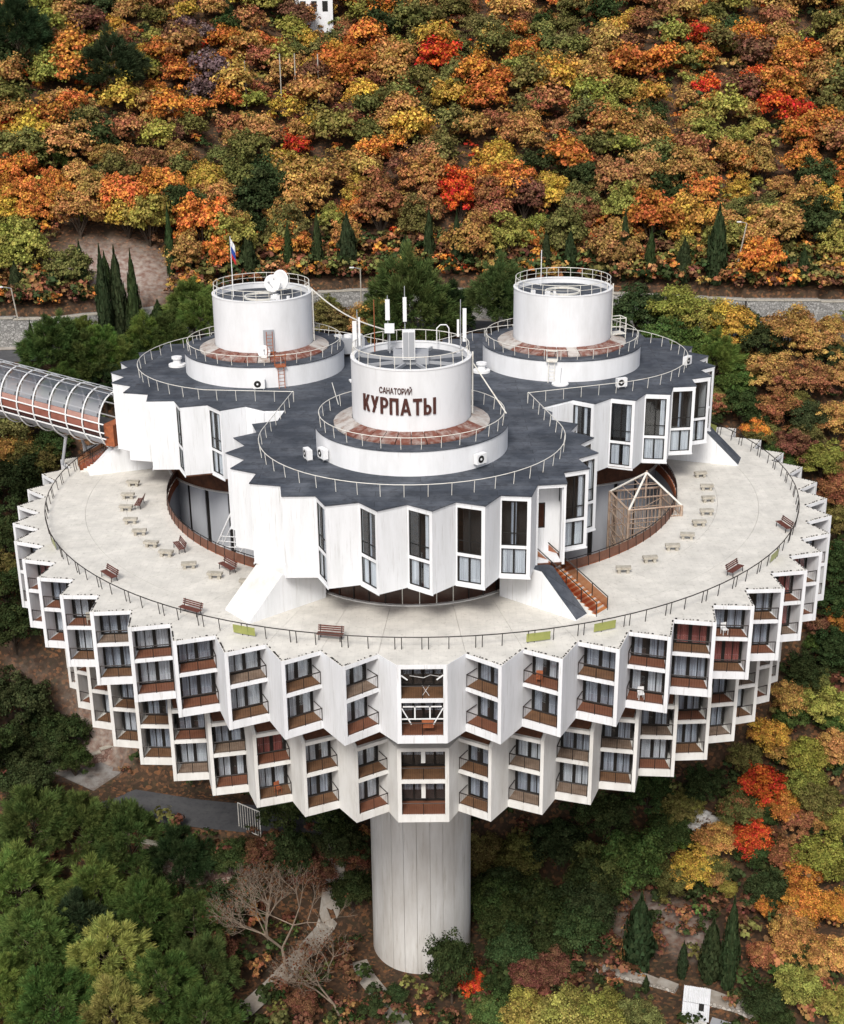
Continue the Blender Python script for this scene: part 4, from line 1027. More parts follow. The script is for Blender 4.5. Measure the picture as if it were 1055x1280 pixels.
# ------------------------------------------------------------------ ground, road, paths, walls
def soil_patch(x, y):
    s = np.zeros_like(x)
    for cx, cy, rx, ry in ((-43.5, 68.5, 9.0, 6.5), (24.5, -.5, 4.2, 5.0), (-42.5, 17.5, 8, 4.0), (28.5, -4, 2.5, 4), (21, 77, 5, 3)):
        s = np.maximum(s, np.clip(1.5-np.hypot((x-cx)/rx, (y-cy)/ry)*1.2, 0, 1))
    return s
def terrain():
    def ax(lo, hi, st, far):
        core = list(np.arange(lo, hi+.01, st)); a = []; s = st; v = hi
        while v < far: s *= 1.35; v += s; a.append(v)
        b = []; s = st; v = lo
        while v > -far: s *= 1.35; v -= s; b.append(v)
        return np.array(b[::-1]+core+a)
    xs = ax(-84, 84, 1.5, 3500); ys = ax(-40, 160, 1.25, 3500)
    X, Y = np.meshgrid(xs, ys); Z = ground(X, Y)
    n1 = np.sin(X*1.3+Y*.7)*np.sin(Y*1.1-X*.4)*.12
    d, _ = seg_dist(X, Y, FLAT[0][0]); pl = (Y > yw(X)-10) & (Y < yw(X)+.5)
    Z = Z+np.where((d > 4) & ~pl & (np.hypot(X, Y) > 9), n1, 0)
    nx, ny = len(xs), len(ys); V = np.stack([X, Y, Z], -1).reshape(-1, 3)
    i = np.arange(nx-1)[None, :]+np.arange(ny-1)[:, None]*nx; F = np.stack([i, i+1, i+nx+1, i+nx], -1).reshape(-1, 4)
    me = np_mesh('ground', V, F, [M['ground']]); at = me.attributes.new('soil', 'FLOAT', 'POINT'); at.data.foreach_set('value', soil_patch(X, Y).ravel().astype(np.float32))
    me.polygons.foreach_set('use_smooth', [True]*len(me.polygons))
    tag(inst('ground', me), kind='structure')
def np_mesh(name, V, F, mats):
    me = bpy.data.meshes.new(name); k = F.shape[1]
    me.vertices.add(len(V)); me.vertices.foreach_set('co', np.ascontiguousarray(V, np.float32).ravel())
    me.loops.add(F.size); me.loops.foreach_set('vertex_index', np.ascontiguousarray(F, np.int32).ravel())
    me.polygons.add(len(F)); me.polygons.foreach_set('loop_start', np.arange(0, F.size, k, dtype=np.int32))
    for m in mats: me.materials.append(m)
    me.update(calc_edges=True); return me
def groundmat():
    m = mat('leaf_litter_ground', (.055, .034, .022), .95, ((.13, .068, .038), .35, .35, .7, (1, 1, 1), ((.05, .06, .025), .8, .5, .75, (1, 1, 1))), .6)
    nt = m.node_tree; b = nt.nodes['Principled BSDF']; src = b.inputs['Base Color'].links[0].from_socket
    at = nt.nodes.new('ShaderNodeAttribute'); at.attribute_name = 'soil'
    g2 = nt.nodes.new('ShaderNodeNewGeometry'); vo = nt.nodes.new('ShaderNodeTexVoronoi'); vo.inputs['Scale'].default_value = 3.2; nt.links.new(g2.outputs['Position'], vo.inputs['Vector'])
    sp2 = nt.nodes.new('ShaderNodeSeparateColor'); nt.links.new(vo.outputs['Color'], sp2.inputs[0]); c2 = nt.nodes.new('ShaderNodeValToRGB'); e2 = c2.color_ramp.elements; e2[0].position = .45; e2[0].color = (.03, .022, .014, 1); e2[1].position = 1; e2[1].color = (.26, .11, .045, 1); e3 = e2.new(.75); e3.color = (.10, .055, .03, 1); nt.links.new(sp2.outputs[0], c2.inputs['Fac'])
    m2 = nt.nodes.new('ShaderNodeMix'); m2.data_type = 'RGBA'; m2.inputs['Factor'].default_value = .6; nt.links.new(src, m2.inputs['A']); nt.links.new(c2.outputs[0], m2.inputs['B']); src = m2.outputs['Result']
    geo = nt.nodes.new('ShaderNodeNewGeometry'); n = nt.nodes.new('ShaderNodeTexNoise'); n.inputs['Scale'].default_value = 1.4; n.inputs['Detail'].default_value = 8; nt.links.new(geo.outputs['Position'], n.inputs['Vector'])
    cr = nt.nodes.new('ShaderNodeValToRGB'); e = cr.color_ramp.elements; e[0].position = .35; e[1].position = .65; e[0].color = (.20, .12, .095, 1); e[1].color = (.36, .31, .27, 1); nt.links.new(n.outputs['Fac'], cr.inputs['Fac'])
    mx = nt.nodes.new('ShaderNodeMix'); mx.data_type = 'RGBA'; nt.links.new(at.outputs['Fac'], mx.inputs['Factor']); nt.links.new(src, mx.inputs['A']); nt.links.new(cr.outputs[0], mx.inputs['B']); nt.links.new(mx.outputs['Result'], b.inputs['Base Color'])
    return m
M['ground'] = groundmat(); terrain()
def strip_mesh(name, pl, wd, mt, lift, kind='structure', sub=1.0, follow=False):
    P = []
    for a, b in zip(pl[:-1], pl[1:]):
        n = max(1, int(math.hypot(b[0]-a[0], b[1]-a[1])/sub)); P += [tuple(a[k]+(b[k]-a[k])*i/n for k in range(len(a))) for i in range(n)]
    P.append(tuple(pl[-1])); V = []; 
    for i, p in enumerate(P):
        q = P[min(i+1, len(P)-1)]; r = P[max(i-1, 0)]; dx, dy = q[0]-r[0], q[1]-r[1]; L = math.hypot(dx, dy); nx, ny = -dy/L, dx/L
        for s in (-1, -.33, .33, 1):
            x, y = p[0]+nx*wd*s, p[1]+ny*wd*s; z = float(ground(x, y))+.12 if follow else p[2]
            V.append((x, y, z+lift))
    F = [(4*i+j, 4*i+j+1, 4*i+5+j, 4*i+4+j) for i in range(len(P)-1) for j in range(3)]
    m = MB(); m.add(V, F); return tag(m.build(name, mt), kind=kind)
strip_mesh('service_road', FLAT[0][0], 2.7, M['asphalt'], .06)
xs_ = list(range(-130, 131, 4))
strip_mesh('upper_road', [(x, float(yw(x))-5.2, 0.0) for x in xs_], 3.2, M['asphalt'], .07)
strip_mesh('upper_pavement', [(x, float(yw(x))-1.2, 0.0) for x in xs_], .8, M['path'], .13)
strip_mesh('footpath', [(-24, -20, 0), (-18.7, -13.9, 0), (-16.0, -9.2, 0), (-13.6, -4.3, 0), (-11.7, -.1, 0), (-10.8, 2.0, 0), (-9.6, 4.5, 0)], .95, M['path'], .22, follow=True, sub=.6)
strip_mesh('column_path', [(-1.0, -18, 0), (-2.4, -13.7, 0), (-4.4, -10.0, 0), (-6.4, -6.6, 0), (-7.4, -4, 0)], 1.0, M['path_grey'] if 'path_grey' in M else M['path'], .2, follow=True, sub=.6)
strip_mesh('gravel_forecourt', [(-45, 18.1, -40.65), (-37, 13.3, -41.3)], 2.4, M['yard'], .10)
# stone walls
def wallmat(name, a, b, sc_):
    m = mat(name, a, .95); nt = m.node_tree; bs = nt.nodes['Principled BSDF']; geo = nt.nodes.new('ShaderNodeNewGeometry')
    v = nt.nodes.new('ShaderNodeTexVoronoi'); v.inputs['Scale'].default_value = sc_; nt.links.new(geo.outputs['Position'], v.inputs['Vector'])
    ve = nt.nodes.new('ShaderNodeTexVoronoi'); ve.feature = 'DISTANCE_TO_EDGE'; ve.inputs['Scale'].default_value = sc_; nt.links.new(geo.outputs['Position'], ve.inputs['Vector'])
    cr = nt.nodes.new('ShaderNodeValToRGB'); e = cr.color_ramp.elements; e[0].color = (*a, 1); e[1].color = (*b, 1)
    sp = nt.nodes.new('ShaderNodeSeparateColor'); nt.links.new(v.outputs['Color'], sp.inputs[0]); nt.links.new(sp.outputs[0], cr.inputs['Fac'])
    mr = nt.nodes.new('ShaderNodeMapRange'); mr.inputs['From Max'].default_value = .09; nt.links.new(ve.outputs['Distance'], mr.inputs['Value'])
    mx = nt.nodes.new('ShaderNodeMix'); mx.data_type = 'RGBA'; nt.links.new(mr.outputs[0], mx.inputs['Factor']); mx.inputs['A'].default_value = (*[c*.55 for c in a], 1); nt.links.new(cr.outputs[0], mx.inputs['B'])
    nt.links.new(mx.outputs['Result'], bs.inputs['Base Color'])
    bp = nt.nodes.new('ShaderNodeBump'); bp.inputs['Strength'].default_value = .6; bp.inputs['Distance'].default_value = .08; nt.links.new(mr.outputs[0], bp.inputs['Height']); nt.links.new(bp.outputs[0], bs.inputs['Normal'])
    return m
M['wall_grey'] = wallmat('grey_rubble_stone', (.22, .215, .205), (.42, .41, .39), 3.0)
M['wall_pink'] = wallmat('pink_rubble_stone', (.26, .15, .12), (.50, .40, .34), 2.2)
M['wall_pale'] = wallmat('pale_rubble_stone', (.32, .28, .24), (.60, .57, .52), 2.4)
def long_wall():
    t = empty('retaining_wall', (0, float(yw(0)), 0), 0, 'long grey rubble stone retaining wall along the road at the foot of the forest', 'wall')
    xs = list(range(-140, 141, 5)); O = Vector((0, float(yw(0)), 0))
    step = lambda x: 4.05+.35*math.floor(math.sin(x*.043)*1.6)*.5
    for a, b in zip(xs[:-1], xs[1:]):
        ya, yb = float(yw(a)), float(yw(b)); h = step((a+b)/2)
        MB().obox((a, ya+.95-O.y), (b, yb+.95-O.y), 2.1, -1.2, h).build('wall_section', M['wall_grey'], t)
        MB().obox((a, ya+.2-O.y), (b-.03, yb+.2-O.y), .8, h+.002, h+.16).build('coping_stone', M['block'], t)
long_wall()
def low_wall(pl, h, wd, mt, label, name='stone_wall', cap='block'):
    t = empty(name, (pl[0][0], pl[0][1], 0), 0, label, 'wall'); O = pl[0]; P = []
    for a, b in zip(pl[:-1], pl[1:]):
        n = max(1, int(math.hypot(b[0]-a[0], b[1]-a[1])/1.6)); P += [(a[0]+(b[0]-a[0])*i/n, a[1]+(b[1]-a[1])*i/n) for i in range(n)]
    P.append(pl[-1])
    for a, b in zip(P[:-1], P[1:]):
        z = float(ground((a[0]+b[0])/2, (a[1]+b[1])/2))
        A = (a[0]-O[0], a[1]-O[1]); Bq = (b[0]-O[0], b[1]-O[1])
        MB().obox(A, Bq, wd, z-2, z+h).build('wall_section', mt, t); MB().obox(A, Bq, wd+.12, z+h+.002, z+h+.12).build('coping_stone', M[cap], t)
low_wall([(18.0, -7.4), (22.0, -9.6), (25.4, -11.8)], .45, .9, M['wall_pale'], 'pale stone wall left of the shed at the lower right', cap='path')
low_wall([(27.6, -13.4), (30, -14.8), (32.6, -16.4)], .5, 1.5, M['wall_pale'], 'thick pale rubble wall right of the shed at the lower right', cap='path')
low_wall([(-31.5, 4.6), (-27, 3.3), (-21.5, 3.0), (-17.2, 3.6)], 1.6, .6, M['wall_pink'], 'pink stone wall below the asphalt road under the left balconies')
low_wall([(-51, 17), (-46, 14.8), (-42, 15.2), (-37, 18.5)], 1.3, .5, M['wall_pink'], 'low pink stone wall curving beside the gravel at far left')
# gate frame
gz = float(ground(-20, 4.8)); t = empty('steel_gate', (-19.6, 5.4, gz), R(-35), 'pale tubular steel gate hanging beside the road below the left balconies', 'gate')
m = MB(); m.path([(-1.6, 0, 0), (-1.6, 0, 3.2), (1.6, 0, 3.2), (1.6, 0, 0), (-1.6, 0, 0)], .06, 6); m.build('gate_frame', M['rail_white'], t)
bm_ = MB().tube((0, 0, .05), (0, 0, 3.15), .03, 5).mesh('bar', [M['rail_white']])
for k in range(1, 9): inst('bar', bm_, t, (-1.6+3.2*k/9, 0, 0))
# shed
def shed():
    x, y = 26.6, -15.4; z = float(ground(x, y))-1.0; t = empty('small_shed', (x, y, z), R(-14), 'small shed with a white corrugated roof with a hole at the lower right', 'shed')
    MB().box(-1.15, 1.15, -1.9, 1.9, -1, 1.9).build('shed_wall', M['plaster2'], t)
    for k in range(5):
        m = MB(); x0 = -1.3+k*.52; N = 12
        for (ya, yb) in ((-2.1, .0), (.04, 2.1)):
            if k == 3 and ya < -1: yb, ya = -.9, -2.1
            vs = []
            for i in range(N+1):
                xx = x0+.54*i/N; zz = 2.05+.035*math.sin(i*2*PI/4)+(k % 2)*.02; vs += [(xx, ya, zz+.12*(ya+2)), (xx, yb, zz+.12*(yb+2))]
            m.add(vs, [(2*i, 2*i+2, 2*i+3, 2*i+1) for i in range(N)])
        m.build('corrugated_sheet', M['plaster'], t)
    MB().box(-1.1, 1.1, -1.8, 1.8, 1.9, 1.93).build('roof_void', M['room'], t)
    t = empty('lean_to', (x+2.3, y-1.9, z), R(-25), 'grey sheet roof of a lean-to beside the shed', 'lean-to'); MB().box(-1.2, 1.2, -.7, .7, 1.2, 1.26).build('sheet', M['grey'], t); [MB().tube((a, b, -.6), (a, b, 1.19), .05, 5).build('post', M['rust'], t) for a in (-1.1, 1.1) for b in (-.6, .6)]
shed()
# road furniture on the upper road
def lamp_post(x, y, h, label, lean=0):
    z = float(ground(x, y)); t = empty('street_lamp', (x, y, z), 0, label, 'street lamp')
    MB().tube((0, 0, 0), (lean, 0, h), .13, 7, r2=.08).build('pole', M['block'], t); m = MB(); m.tube((lean, 0, h), (lean-1.0, -.5, h+.3), .05, 5); m.build('arm', M['grey'], t); MB().box(lean-1.5, lean-.9, -.65, -.35, h+.22, h+.36).build('lamp_head', M['white'], t)
lamp_post(-54.0, 56.6, 8.0, 'pale lamp post at the far left before the forest', .8*-1)
lamp_post(-8.7, 70, 7.6, 'thin pale lamp post behind the front drum')
lamp_post(44.0, 66.4, 8.0, 'leaning pale post above the wall at the right', 1.2)
for x, lab in ((-47.0, 'white parked van on the upper road left of the pines'), (-56.5, 'white parked van at the far left above the footbridge')):
    y = float(yw(x))-9.5 if x > -50 else float(yw(x))-12; z = float(ground(x, y))+.1
    if x > -50: y += 4; z = .12
    t = empty('parked_van', (x, y, z), R(12), lab, 'van', 'vans parked by the upper road')
    m = MB(); m.add([(-2.5, -.95, .45), (2.5, -.95, .45), (2.5, .95, .45), (-2.5, .95, .45), (-2.5, -.95, 1.2), (2.5, -.95, 1.2), (2.5, .95, 1.2), (-2.5, .95, 1.2), (-2.4, -.82, 2.2), (1.4, -.82, 2.2), (1.4, .82, 2.2), (-2.4, .82, 2.2), (2.2, -.9, 1.3), (2.2, .9, 1.3)],
        [(3, 2, 1, 0), (0, 1, 5, 4), (1, 2, 6, 5), (2, 3, 7, 6), (3, 0, 4, 7), (4, 12, 9, 8), (12, 13, 10, 9), (13, 7, 11, 10), (7, 4, 8, 11), (8, 9, 10, 11), (4, 5, 12), (5, 6, 13, 12), (6, 7, 13)]); m.build('van_body', M['white'], t)
    MB().add([(2.17, -.8, 1.36), (2.17, .8, 1.36), (1.46, .74, 2.12), (1.46, -.74, 2.12)], [(0, 1, 2, 3)]).build('windscreen', M['frame'], t)
    for a in (-1.6, 1.6):
        for b in (-.97, .83): MB().tube((a, b, .36), (a, b+.14, .36), .36, 14).build('wheel', M['frame'], t)
t = empty('utility_post_row', (-29, 111, 0), 0, 'row of thin pale posts among the trees high on the hillside at left', 'posts')
for i, x in enumerate((-31.5, -29, -23.2, -20.8, -17)):
    y = 112+i*.6; z = float(ground(x, y)); MB().tube((x+29, y-111, z-1), (x+29, y-111, z+7.6+(i > 1)*1.2), .11, 5).build('post', M['block'], t)
t = empty('hill_house', (-19.5, 141.5, float(ground(-19.5, 141.5))), R(10), 'white house walls glimpsed among trees near the top of the slope', 'house')
MB().box(-3.4, 3.4, -2, 2, -1, 5.6).build('house_wall', M['plaster'], t); m = MB(); m.add([(-3.7, -2.4, 5.6), (3.7, -2.4, 5.6), (3.7, 2.4, 5.6), (-3.7, 2.4, 5.6), (-3.7, 0, 7.2), (3.7, 0, 7.2)], [(0, 1, 5, 4), (2, 3, 4, 5), (0, 4, 3), (1, 2, 5), (3, 2, 1, 0)]); m.build('roof', M['rust'], t)
for x in (-2, 0, 2): MB().box(x-.5, x+.5, -2.03, -1.99, 2.6, 4.4).build('window', M['frame'], t)

# ------------------------------------------------------------------ vegetation
COL = {'dark green': (.040, .054, .020), 'mid green': (.075, .110, .030), 'olive': (.135, .125, .042), 'yellow-green': (.235, .215, .055), 'golden yellow': (.42, .26, .055), 'ochre': (.36, .20, .070),
       'orange': (.45, .165, .045), 'rust brown': (.28, .125, .060), 'russet brown': (.15, .068, .042), 'scarlet': (.46, .065, .026), 'purplish bare': (.17, .11, .11)}
def leafmat(name, obj_color=True, vary=.62):
    m = bpy.data.materials.new(name); m.use_nodes = True; nt = m.node_tree; nt.nodes.clear(); N = nt.nodes.new
    o = N('ShaderNodeOutputMaterial'); d = N('ShaderNodeBsdfDiffuse'); tr = N('ShaderNodeBsdfTranslucent'); mx = N('ShaderNodeMixShader'); mx.inputs[0].default_value = .22
    at = N('ShaderNodeAttribute'); at.attribute_name = 'var'
    if obj_color: oi = N('ShaderNodeObjectInfo'); base = oi.outputs['Color']
    else: oc = N('ShaderNodeAttribute'); oc.attribute_name = 'tint'; base = oc.outputs['Color']
    sp = N('ShaderNodeSeparateColor'); nt.links.new(at.outputs['Color'], sp.inputs[0])
    h = N('ShaderNodeHueSaturation')
    mr = N('ShaderNodeMapRange'); mr.inputs['To Min'].default_value = .484; mr.inputs['To Max'].default_value = .528; nt.links.new(sp.outputs[0], mr.inputs['Value']); nt.links.new(mr.outputs[0], h.inputs['Hue'])
    mv = N('ShaderNodeMapRange'); mv.inputs['To Min'].default_value = 1-vary; mv.inputs['To Max'].default_value = 1+vary*1.1; nt.links.new(sp.outputs[1], mv.inputs['Value']); nt.links.new(mv.outputs[0], h.inputs['Value'])
    nt.links.new(base, h.inputs['Color']); nt.links.new(h.outputs[0], d.inputs[0]); nt.links.new(h.outputs[0], tr.inputs[0]); nt.links.new(d.outputs[0], mx.inputs[1]); nt.links.new(tr.outputs[0], mx.inputs[2]); nt.links.new(mx.outputs[0], o.inputs[0])
    return m
M['leaf'] = leafmat('autumn_leaves'); M['needle'] = leafmat('pine_needles', True, .6); M['leaf_stuff'] = leafmat('mixed_leaves', False)
def unit(v): return v/np.maximum(np.linalg.norm(v, axis=1, keepdims=True), 1e-9)
def quads(C, Nn, size, r, aspect=1.0):
    """leaf quads centred at C, normals about Nn"""
    n = len(C); a = unit(np.cross(Nn, r.normal(size=(n, 3)))); b = np.cross(Nn, a)
    s = size[:, None]; V = np.stack([C-a*s-b*s*aspect*.6, C+a*s*.6-b*s*aspect, C+a*s+b*s*aspect*.6, C-a*s*.6+b*s*aspect], 1)
    return V.reshape(-1, 3)
def leaf_mesh(name, V, var, mt):
    F = np.arange(len(V)).reshape(-1, 4); me = np_mesh(name, V, F, [mt])
    at = me.attributes.new('var', 'FLOAT_COLOR', 'POINT'); c = np.ones((len(V), 4), np.float32); c[:, :3] = np.repeat(var, 4, 0); at.data.foreach_set('color', c.ravel()); return me
def crown_points(seed, nclump, per, flat=.82, clump_r=.30):
    r = np.random.default_rng(seed)
    d = unit(r.normal(size=(nclump, 3))); d[:, 2] = np.where(d[:, 2] < -.35, -d[:, 2]*.6, d[:, 2])
    rad = .45+.52*r.random(nclump)**.7; lump = 1+.26*np.sin(d[:, 0]*3+seed)*np.cos(d[:, 1]*4+seed*2)
    C = d*(rad*lump)[:, None]; C[:, 2] *= flat; cr_ = clump_r*(.6+.8*r.random(nclump))
    P = []; Nn = []; var = []
    for i in range(nclump):
        q = unit(r.normal(size=(per, 3))); q[:, 2] = np.where(q[:, 2] < -.2, -q[:, 2], q[:, 2]); rr_ = cr_[i]*(.45+.75*r.random(per))
        p = C[i]+q*rr_[:, None]*np.array([1, 1, .88]); P.append(p); nn = unit(q*.8+unit(C[i:i+1])*.3+r.normal(size=(per, 3))*.45+np.array([0, 0, .25])); Nn.append(nn)
        hv = r.random(); vv = r.random(); var.append(np.stack([np.clip(hv+.35*r.normal(size=per), 0, 1), np.clip(.15+.6*vv+.27*r.normal(size=per), 0, 1), np.zeros(per)], 1))
    return np.concatenate(P), np.concatenate(Nn), np.concatenate(var), C
def dec_crown(seed, nclump, per, size, cr_=.30):
    P, Nn, var, C = crown_points(seed, nclump, per, .98, cr_); r = np.random.default_rng(seed+50)
    return leaf_mesh('crown', quads(P, Nn, size*(.6+.8*r.random(len(P))), r), var, M['leaf'])
HILLC = [dec_crown(i, 95, 72, .036, .21) for i in range(8)]
NEARC = [dec_crown(20+i, 120, 130, .026, .20) for i in range(5)]
BAREC = [dec_crown(40+i, 30, 26, .035) for i in range(2)]
def pine_crown(seed, tufts=110, per=70):
    r = np.random.default_rng(seed); P = []; F = []; var = []
    d = unit(r.normal(size=(tufts, 3))); d[:, 2] = np.abs(d[:, 2])*1.1-.35; d = unit(d)
    rad = .35+.6*r.random(tufts)**.5; C = d*rad[:, None]; k_ = 1-.50*np.clip(C[:, 2], 0, 1); C[:, 0] *= k_; C[:, 1] *= k_; C[:, 2] = C[:, 2]*1.35-.15+.16*np.sin(d[:, 0]*5+seed)
    vs = []
    for i in range(tufts):
        ax_ = unit((C[i]*np.array([1, 1, .5])+np.array([0, 0, .35]))[None])[0]; cr_ = .10+.10*r.random()
        q = unit(r.normal(size=(per, 3))+ax_*.7); t = r.random(per)**.5
        base = C[i]+q*(cr_*.8*t)[:, None]+ax_*(r.random(per)*.22)[:, None]
        ln = cr_*(.55+.3*r.random(per)); s = unit(np.cross(q, r.normal(size=(per, 3))))*(.0085+.004*r.random(per))[:, None]
        tip = base+unit(q+ax_*.9)*ln[:, None]
        vs.append(np.stack([base-s, base+s, tip+s*.4, tip-s*.4], 1).reshape(-1, 3))
        hv, vv = r.random(), r.random(); var.append(np.stack([np.clip(hv+.2*r.normal(size=per), 0, 1), np.clip(.2+.5*vv+.2*r.normal(size=per)+.15*t, 0, 1), np.zeros(per)], 1))
    return leaf_mesh('crown', np.concatenate(vs), np.concatenate(var), M['needle']), C
PINEC = [pine_crown(60+i, 170, 170) for i in range(5)]
def branches(C, seed):
    m = MB(); r = random.Random(seed)
    for i in range(0, len(C), 8):
        c = C[i]; z = max(-1.2, c[2]-.45-.3*r.random()); m.tube((0, 0, z), (c[0]*.55, c[1]*.55, (z+c[2])/2+.05), .014, 4, r2=.009, cap=False); m.tube((c[0]*.55, c[1]*.55, (z+c[2])/2+.05), tuple(c*.85), .009, 4, r2=.003, cap=False)
    return m.mesh('limb', [M['palebark']])
PINEL = [branches(c, i) for i, (_, c) in enumerate(PINEC)]
DECL = []
for i in range(3):
    m = MB(); r = random.Random(i)
    for k in range(9):
        a = 2*PI*k/9+r.random(); z = -.75+.3*r.random(); m.tube((0, 0, z-.2), (.5*math.cos(a), .5*math.sin(a), z+.7), .03, 5, r2=.01, cap=False)
    DECL.append(m.mesh('limb', [M['bark']]))
TRUNK = MB().tube((0, 0, 0), (.06, .02, .55), 1, 7, r2=.75).tube((.06, .02, .55), (0, 0, 1), .75, 7, r2=.5).mesh('trunk', [M['bark']])
def proj_px(p):
    q = Vector(p)-CAM; dpt = q.dot(fwd); return 527.5+1681.73*q.dot(r2)/dpt, 640-1681.73*q.dot(u2)/dpt, dpt
TREES = []      # (object, kind word, colour word, u, v, size px)
def hue(c, j):
    return tuple(min(.8, max(.004, x*1.26*(1+j)*(1+random.uniform(-.08, .08)))) for x in c)
def put_tree(x, y, rad, col, kind='dec', near=False, trunk=True, low=False):
    z = float(ground(x, y))-.2; i = random.randrange(100)
    if kind == 'pine':
        cz = 1.15*rad+1.0; j = i % 5; cm = PINEC[j][0]; lm = PINEL[j]; name = 'pine_tree'; cat = 'pine tree'
    else:
        cz = 1.0*rad+.3 if low else 1.25*rad+.8; pool = BAREC if col == 'purplish bare' else (NEARC if near else HILLC); cm = pool[i % len(pool)]; lm = DECL[i % 3]; name = 'autumn_tree'; cat = 'tree'
    t = empty(name, (x, y, z)); 
    rz = random.uniform(0, 6.28); sx = rad*random.uniform(1.0, 1.12); sz = rad*random.uniform(.92, 1.15)*(.88 if kind == 'pine' else 1.15 if low and not near else 1)
    c = inst('crown', cm, t, (0, 0, cz), rz, (sx, sx, sz))
    if kind == 'pine': c.color = (*hue({'green': (.062, .088, .026), 'light': (.110, .150, .036), 'dark': (.030, .046, .020), 'golden': (.22, .20, .060)}[col], random.uniform(-.15, .2)), 1)
    else: c.color = (*hue(COL[col], random.uniform(-.18, .18)), 1)
    if trunk:
        inst('trunk', TRUNK, t, (0, 0, 0), 0, (.045*rad+.06, .045*rad+.06, cz)); inst('limb', lm, t, (0, 0, cz), rz, (sx, sx, sz))
    u, v, dp = proj_px((x, y, z+cz)); TREES.append((t, kind, col, u, v, rad*1681/dp, cat)); return t
DEC = [[29.6,57.9,3.25,'dark green'],[34.1,55.9,3.43,'yellow-green'],[32.2,52.9,3.19,'mid green'],[37.6,53.9,3.19,'yellow-green'],[41.0,52.4,2.96,'golden yellow'],[36.1,50.8,2.95,'mid green'],[43.8,50.2,2.73,'dark green'],[47.9,50.2,3.14,'ochre'],[51.9,49.1,3.13,'ochre'],[44.6,46.3,3.3,'ochre'],[40.6,46.2,3.1,'mid green'],[49.4,44.7,3.28,'rust brown'],[53.3,45.6,2.58,'ochre'],[41.2,43.7,2.56,'dark green'],[44.9,41.9,3.05,'rust brown'],[48.7,40.6,2.83,'dark green'],[52.1,40.0,2.82,'ochre'],[38.5,45.6,2.28,'olive'],[46.1,37.5,2.8,'russet brown'],[49.6,35.6,2.97,'yellow-green'],[43.2,40.2,2.23,'olive'],[50.8,32.3,2.74,'rust brown'],[50.6,29.4,2.42,'olive'],[49.7,25.1,2.85,'dark green'],[48.9,21.8,2.63,'dark green'],[46.4,21.4,1.7,'russet brown'],[48.2,18.1,2.78,'dark green'],[44.7,17.3,2.6,'dark green'],[42.4,15.5,2.59,'ochre'],[45.6,13.9,2.74,'yellow-green'],[39.8,13.1,2.57,'golden yellow'],[36.9,11.9,2.29,'olive'],[43.2,10.3,2.71,'yellow-green'],[46.8,10.5,2.26,'ochre'],[37.9,9.0,2.88,'scarlet'],[40.2,7.0,2.32,'orange'],[35.4,8.0,2.25,'rust brown'],[43.8,6.2,2.66,'olive'],[31.9,10.9,2.29,'dark green'],[28.9,9.0,2.54,'olive'],[32.8,5.5,2.68,'ochre'],[29.8,3.7,2.84,'golden yellow'],[36.4,4.9,2.49,'scarlet'],[43.2,1.5,2.95,'yellow-green'],[39.8,3.0,2.28,'rust brown'],[36.6,-1.6,2.4,'dark green'],[39.8,-5.3,2.5,'orange'],[42.6,-4.8,2.01,'orange'],[27.6,7.3,2.35,'dark green'],[23.1,5.2,3.05,'mid green'],[18.6,3.1,2.66,'dark green'],[15.3,8.4,2.92,'dark green'],[10.8,8.1,2.93,'olive'],[7.9,1.5,2.82,'dark green'],[12.2,-0.1,2.62,'dark green'],[16.0,-4.9,2.53,'dark green'],[9.0,-6.1,2.35,'dark green'],[13.0,-8.9,1.81,'russet brown'],[37.1,-9.7,2.43,'ochre'],[40.3,-12.8,2.38,'ochre'],[34.1,-10.5,1.78,'rust brown'],[36.3,-16.4,2.32,'yellow-green'],[39.4,-18.0,1.99,'yellow-green'],[33.0,-17.2,2.01,'dark green'],[7.0,-14.6,1.75,'mid green'],[10.1,-15.7,2.2,'yellow-green'],[13.4,-16.9,2.65,'yellow-green'],[17.0,-16.9,2.34,'yellow-green'],[20.7,-17.2,1.87,'olive'],[4.9,-9.3,1.32,'scarlet'],[7.3,-10.3,1.48,'dark green'],[-3.2,-10.8,1.15,'dark green'],[-50.7,38.2,2.98,'olive'],[-48.0,35.4,2.76,'olive'],[-50.0,31.4,3.29,'dark green'],[-50.1,27.1,2.48,'dark green'],[-49.3,22.6,2.62,'dark green'],[-48.3,20.7,2.8,'dark green'],[-45.7,19.6,2.43,'dark green'],[-43.3,18.3,2.43,'dark green'],[-48.0,19.4,3.2,'dark green'],[-47.6,18.1,2.28,'dark green'],[-43.8,14.5,1.86,'dark green'],[-41.0,14.2,1.68,'dark green'],[-21.1,2.9,2.29,'dark green'],[-15.1,2.7,2.63,'dark green'],[-9.4,3.6,2.47,'dark green'],[-12.4,2.5,2.29,'russet brown'],[-17.8,2.9,2.11,'russet brown'],[-8.2,2.4,2.12,'dark green'],[-5.8,62.3,2.67,'golden yellow'],[-9.4,61.7,2.44,'ochre'],[-12.9,61.4,2.65,'olive'],[-50.3,36.5,2.18,'ochre'],[-46.7,37.7,2.39,'dark green'],[6.3,9.8,2.41,'olive'],[20.9,9.5,2.56,'dark green'],[25.6,11.1,2.39,'dark green'],[45.4,4.4,2.29,'yellow-green'],[32.5,3.1,1.77,'ochre']]
